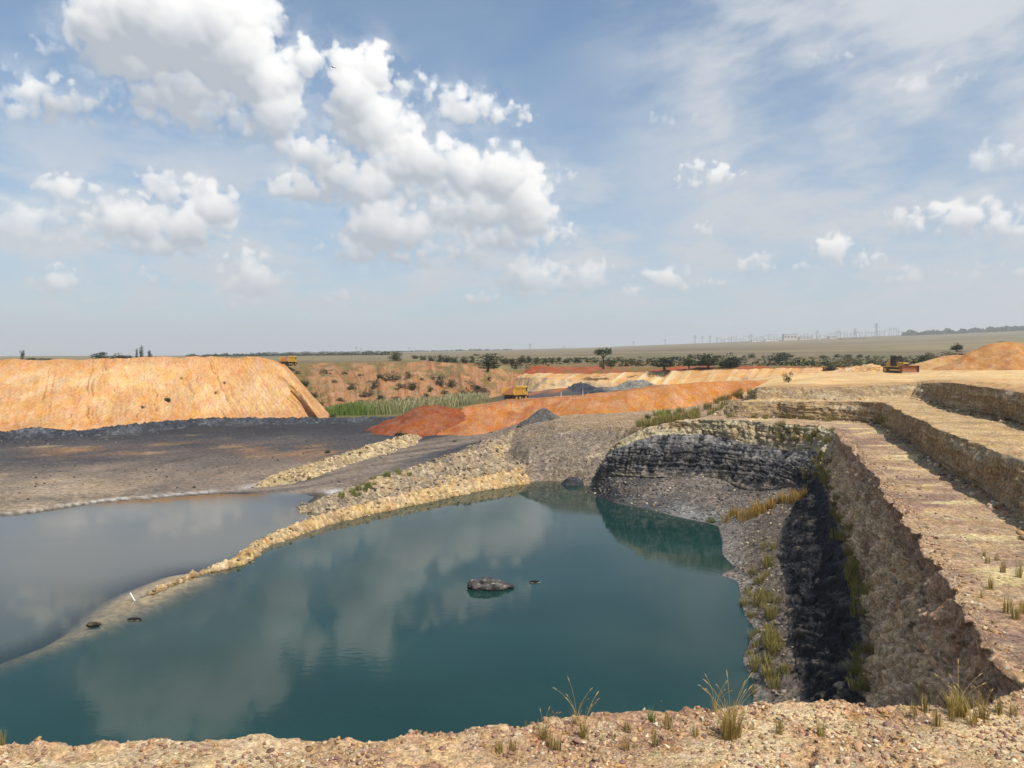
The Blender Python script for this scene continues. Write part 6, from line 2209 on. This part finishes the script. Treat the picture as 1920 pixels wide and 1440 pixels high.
# bird
def bird():
    V = [(0, .20, 0), (-.035, .06, .02), (.035, .06, .02), (0, .05, .045), (0, .05, -.03), (-.03, -.1, .01), (.03, -.1, .01), (0, -.1, -.02), (-.05, -.24, .0), (.05, -.24, 0)]
    Fc = [(0, 1, 3), (0, 3, 2), (0, 4, 1), (0, 2, 4), (1, 5, 6, 2), (1, 4, 7, 5), (2, 6, 7, 4), (5, 8, 9, 6), (5, 7, 8), (7, 9, 8), (7, 6, 9), (1, 2, 3)]
    e = empty('bird', PD(625, 127, 95), math.radians(60))
    tag(e, 'small dark bird flying against the clouds', 'bird')
    MB().add(V, Fc).build('body', BLACK, e)
    for s_ in (-1, 1):
        W = [(s_ * .03, .08, .02), (s_ * .03, -.08, .02), (s_ * .22, .10, .11), (s_ * .22, -.05, .10), (s_ * .42, .0, .06), (s_ * .40, -.08, .06)]
        W2 = [(a, b, c_ - .012) for a, b, c_ in W]
        f = [(0, 1, 3, 2), (2, 3, 5, 4)]
        MB().add(W + W2, f + [tuple(i + 6 for i in q[::-1]) for q in f]).build('wing', BLACK, e)


bird()

# ------------------------------------------------------------------ far switchyard, pylons and buildings
GALV = paint('galvanised_steel', (.32, .33, .34), .6, .0, (.16, .15, .14), .4, .02)
CONC = paint('pale_concrete', (.52, .48, .43), .9, 0, (.4, .36, .3), .5, .05)
WALLW = paint('white_wall', (.74, .73, .70), .8, 0, (.5, .48, .44), .4, .05)
ROOFG = paint('grey_roof', (.22, .23, .25), .7, 0, (.15, .15, .15), .4, .05)


def pylon_mesh(seed):
    """unit height lattice tower"""
    m = MB()
    t = .0075
    lv = [(0, .13), (.22, .095), (.42, .065), (.6, .045), (.78, .035), (.92, .028), (1.0, .004)]
    for (z0, w0), (z1_, w1) in zip(lv[:-1], lv[1:]):
        c0 = [(w0, w0), (-w0, w0), (-w0, -w0), (w0, -w0)]
        c1 = [(w1, w1), (-w1, w1), (-w1, -w1), (w1, -w1)]
        for k in range(4):
            m.bar((*c0[k], z0), (*c1[k], z1_), t)
            m.bar((*c0[k], z0), (*c1[(k + 1) % 4], z1_), t * .7)
            m.bar((*c0[(k + 1) % 4], z0), (*c1[k], z1_), t * .7)
    return m


def arms_mesh():
    m = MB()
    for z, w in ((.66, .30), (.80, .25), (.92, .20)):
        for s_ in (-1, 1):
            m.bar((0, 0, z), (s_ * w, 0, z + .01), .010)
            m.bar((0, 0, z + .06), (s_ * w, 0, z + .01), .008)
            m.bar((s_ * w, 0, z), (s_ * w, 0, z - .05), .006)
    return m


pm = pylon_mesh(0).build('lattice_mast', GALV)
am = arms_mesh().build('cross_arm', GALV)
PM, AM = pm.data, am.data
bpy.data.objects.remove(pm)
bpy.data.objects.remove(am)
PYL = [(668, 664, 12), (677, 664, 10), (767, 662, 10), (994, 661, 12), (1057, 656, 6), (1188, 652, 9), (1247, 650, 11), (1303, 648, 16), (1317, 648, 14), (1331, 647, 14), (1344, 646, 11), (1408, 642, 14), (1532, 638, 16), (1574, 637, 13), (1603, 636, 17), (1643, 634, 25)]
for k, (px, py, h) in enumerate(PYL):
    Y = 2450 if px > 1100 else 1900
    x, y, z = PD(px, py, Y)
    z = float(plain_z(x, y))
    H = h * Y / F * 1.05 + max(0, (CZ + (665 - py) / F * Y) - z)
    e = empty('pylon', (x, y, z), random.uniform(-.5, .5), H)
    e.scale = (H * .95, H * .95, H)
    tag(e, f'{ordinal(k + 1)} lattice pylon from the left along the horizon', 'pylon', 'pylons along the horizon')
    link('lattice_mast', PM, e)
    link('cross_arm', AM, e)


def building(px, py, w, h, d, mat, label, windows):
    Y = 2380
    x, y, z = PD(px, py, Y)
    z = float(plain_z(x, y))
    top = CZ + (665 - (py - h)) / F * Y
    H = max(4, top - z)
    W = w / F * Y
    e = empty('building', (x, y, z))
    tag(e, label, 'building')
    MB().box(-W / 2, W / 2, -d / 2, d / 2, -1, H, 0).build('wall', mat, e)
    MB().box(-W / 2 - .4, W / 2 + .4, -d / 2 - .4, d / 2 + .4, H, H + .8, 0).build('roof', ROOFG, e)
    for k in range(windows):
        xx = -W / 2 + W * (k + .5) / windows
        MB().box(xx - W / windows * .22, xx + W / windows * .22, -d / 2 - .12, -d / 2 + .2, H * .45, H * .72, 0).build('window', GLASS, e)


building(1480, 641, 24, 14, 16, CONC, 'tall beige block in the far switchyard', 4)
building(1418, 643, 18, 5, 14, WALLW, 'low white shed left of the beige block on the horizon', 3)
building(1446, 642, 24, 5, 14, WALLW, 'long white shed just left of the beige block on the horizon', 5)
building(1510, 641, 24, 9, 14, CONC, 'grey switch house right of the beige block on the horizon', 4)
building(1486, 642, 14, 4, 10, WALLW, 'small white hut at the foot of the beige block', 2)
building(1560, 640, 14, 9, 14, CONC, 'square grey building among the far gantries', 3)
building(1536, 641, 3, 9, 5, WALLW, 'thin white tower right of the switch house', 1)

sy = empty('switchyard', (0, 0, 0))
rs = random.Random(3)
px = 1348.0
first = True
while px < 1690:
    Y = 2500 + rs.uniform(-60, 90)
    hh = rs.uniform(6, 13) * (1.25 if px > 1560 else 1) * Y / F
    py = np.interp(px, [1340, 1480, 1690], [646, 641, 635])
    x, y, z = PD(px, py, Y)
    z = float(plain_z(x, y)) - 1
    wd = rs.uniform(5, 13) / F * Y
    m = MB()
    for xx in (-wd / 2, wd / 2):
        m.bar((x + xx - .8, y, z), (x + xx, y, z + hh), .30)
        m.bar((x + xx + .8, y, z), (x + xx, y, z + hh), .30)
        m.bar((x + xx, y, z + hh), (x + xx, y, z + hh * 1.22), .18)
    m.bar((x - wd / 2, y, z + hh), (x + wd / 2, y, z + hh), .34)
    m.bar((x - wd / 2, y, z + hh * .9), (x + wd / 2, y, z + hh * .9), .26)
    for q in range(3):
        xx = x - wd / 2 + wd * (q + .5) / 3
        m.bar((xx, y, z + hh * .9), (xx, y, z + hh * .62), .22)
    m.build('gantry', GALV, sy)
    px += rs.uniform(4.5, 9.5)
tag(sy, 'far electrical switchyard of steel gantries on the right horizon', 'switchyard')

# ------------------------------------------------------------------ hazy air
hb = MB().box(-9000, 9000, -120, 9600, -70, 190, 0)
hm = bpy.data.materials.new('thin_haze')
hm.use_nodes = True
ht = hm.node_tree
ht.nodes.clear()
pv = node(ht, 'ShaderNodeVolumePrincipled')
pv.inputs['Color'].default_value = (.86, .90, .96, 1)
pv.inputs['Density'].default_value = 1.8e-4
pv.inputs['Anisotropy'].default_value = .2
ho = node(ht, 'ShaderNodeOutputMaterial')
ht.links.new(pv.outputs[0], ho.inputs['Volume'])
hz_o = hb.build('haze', hm)
tag(hz_o, 'thin pale haze over the plain and quarry', 'haze', kind='stuff')
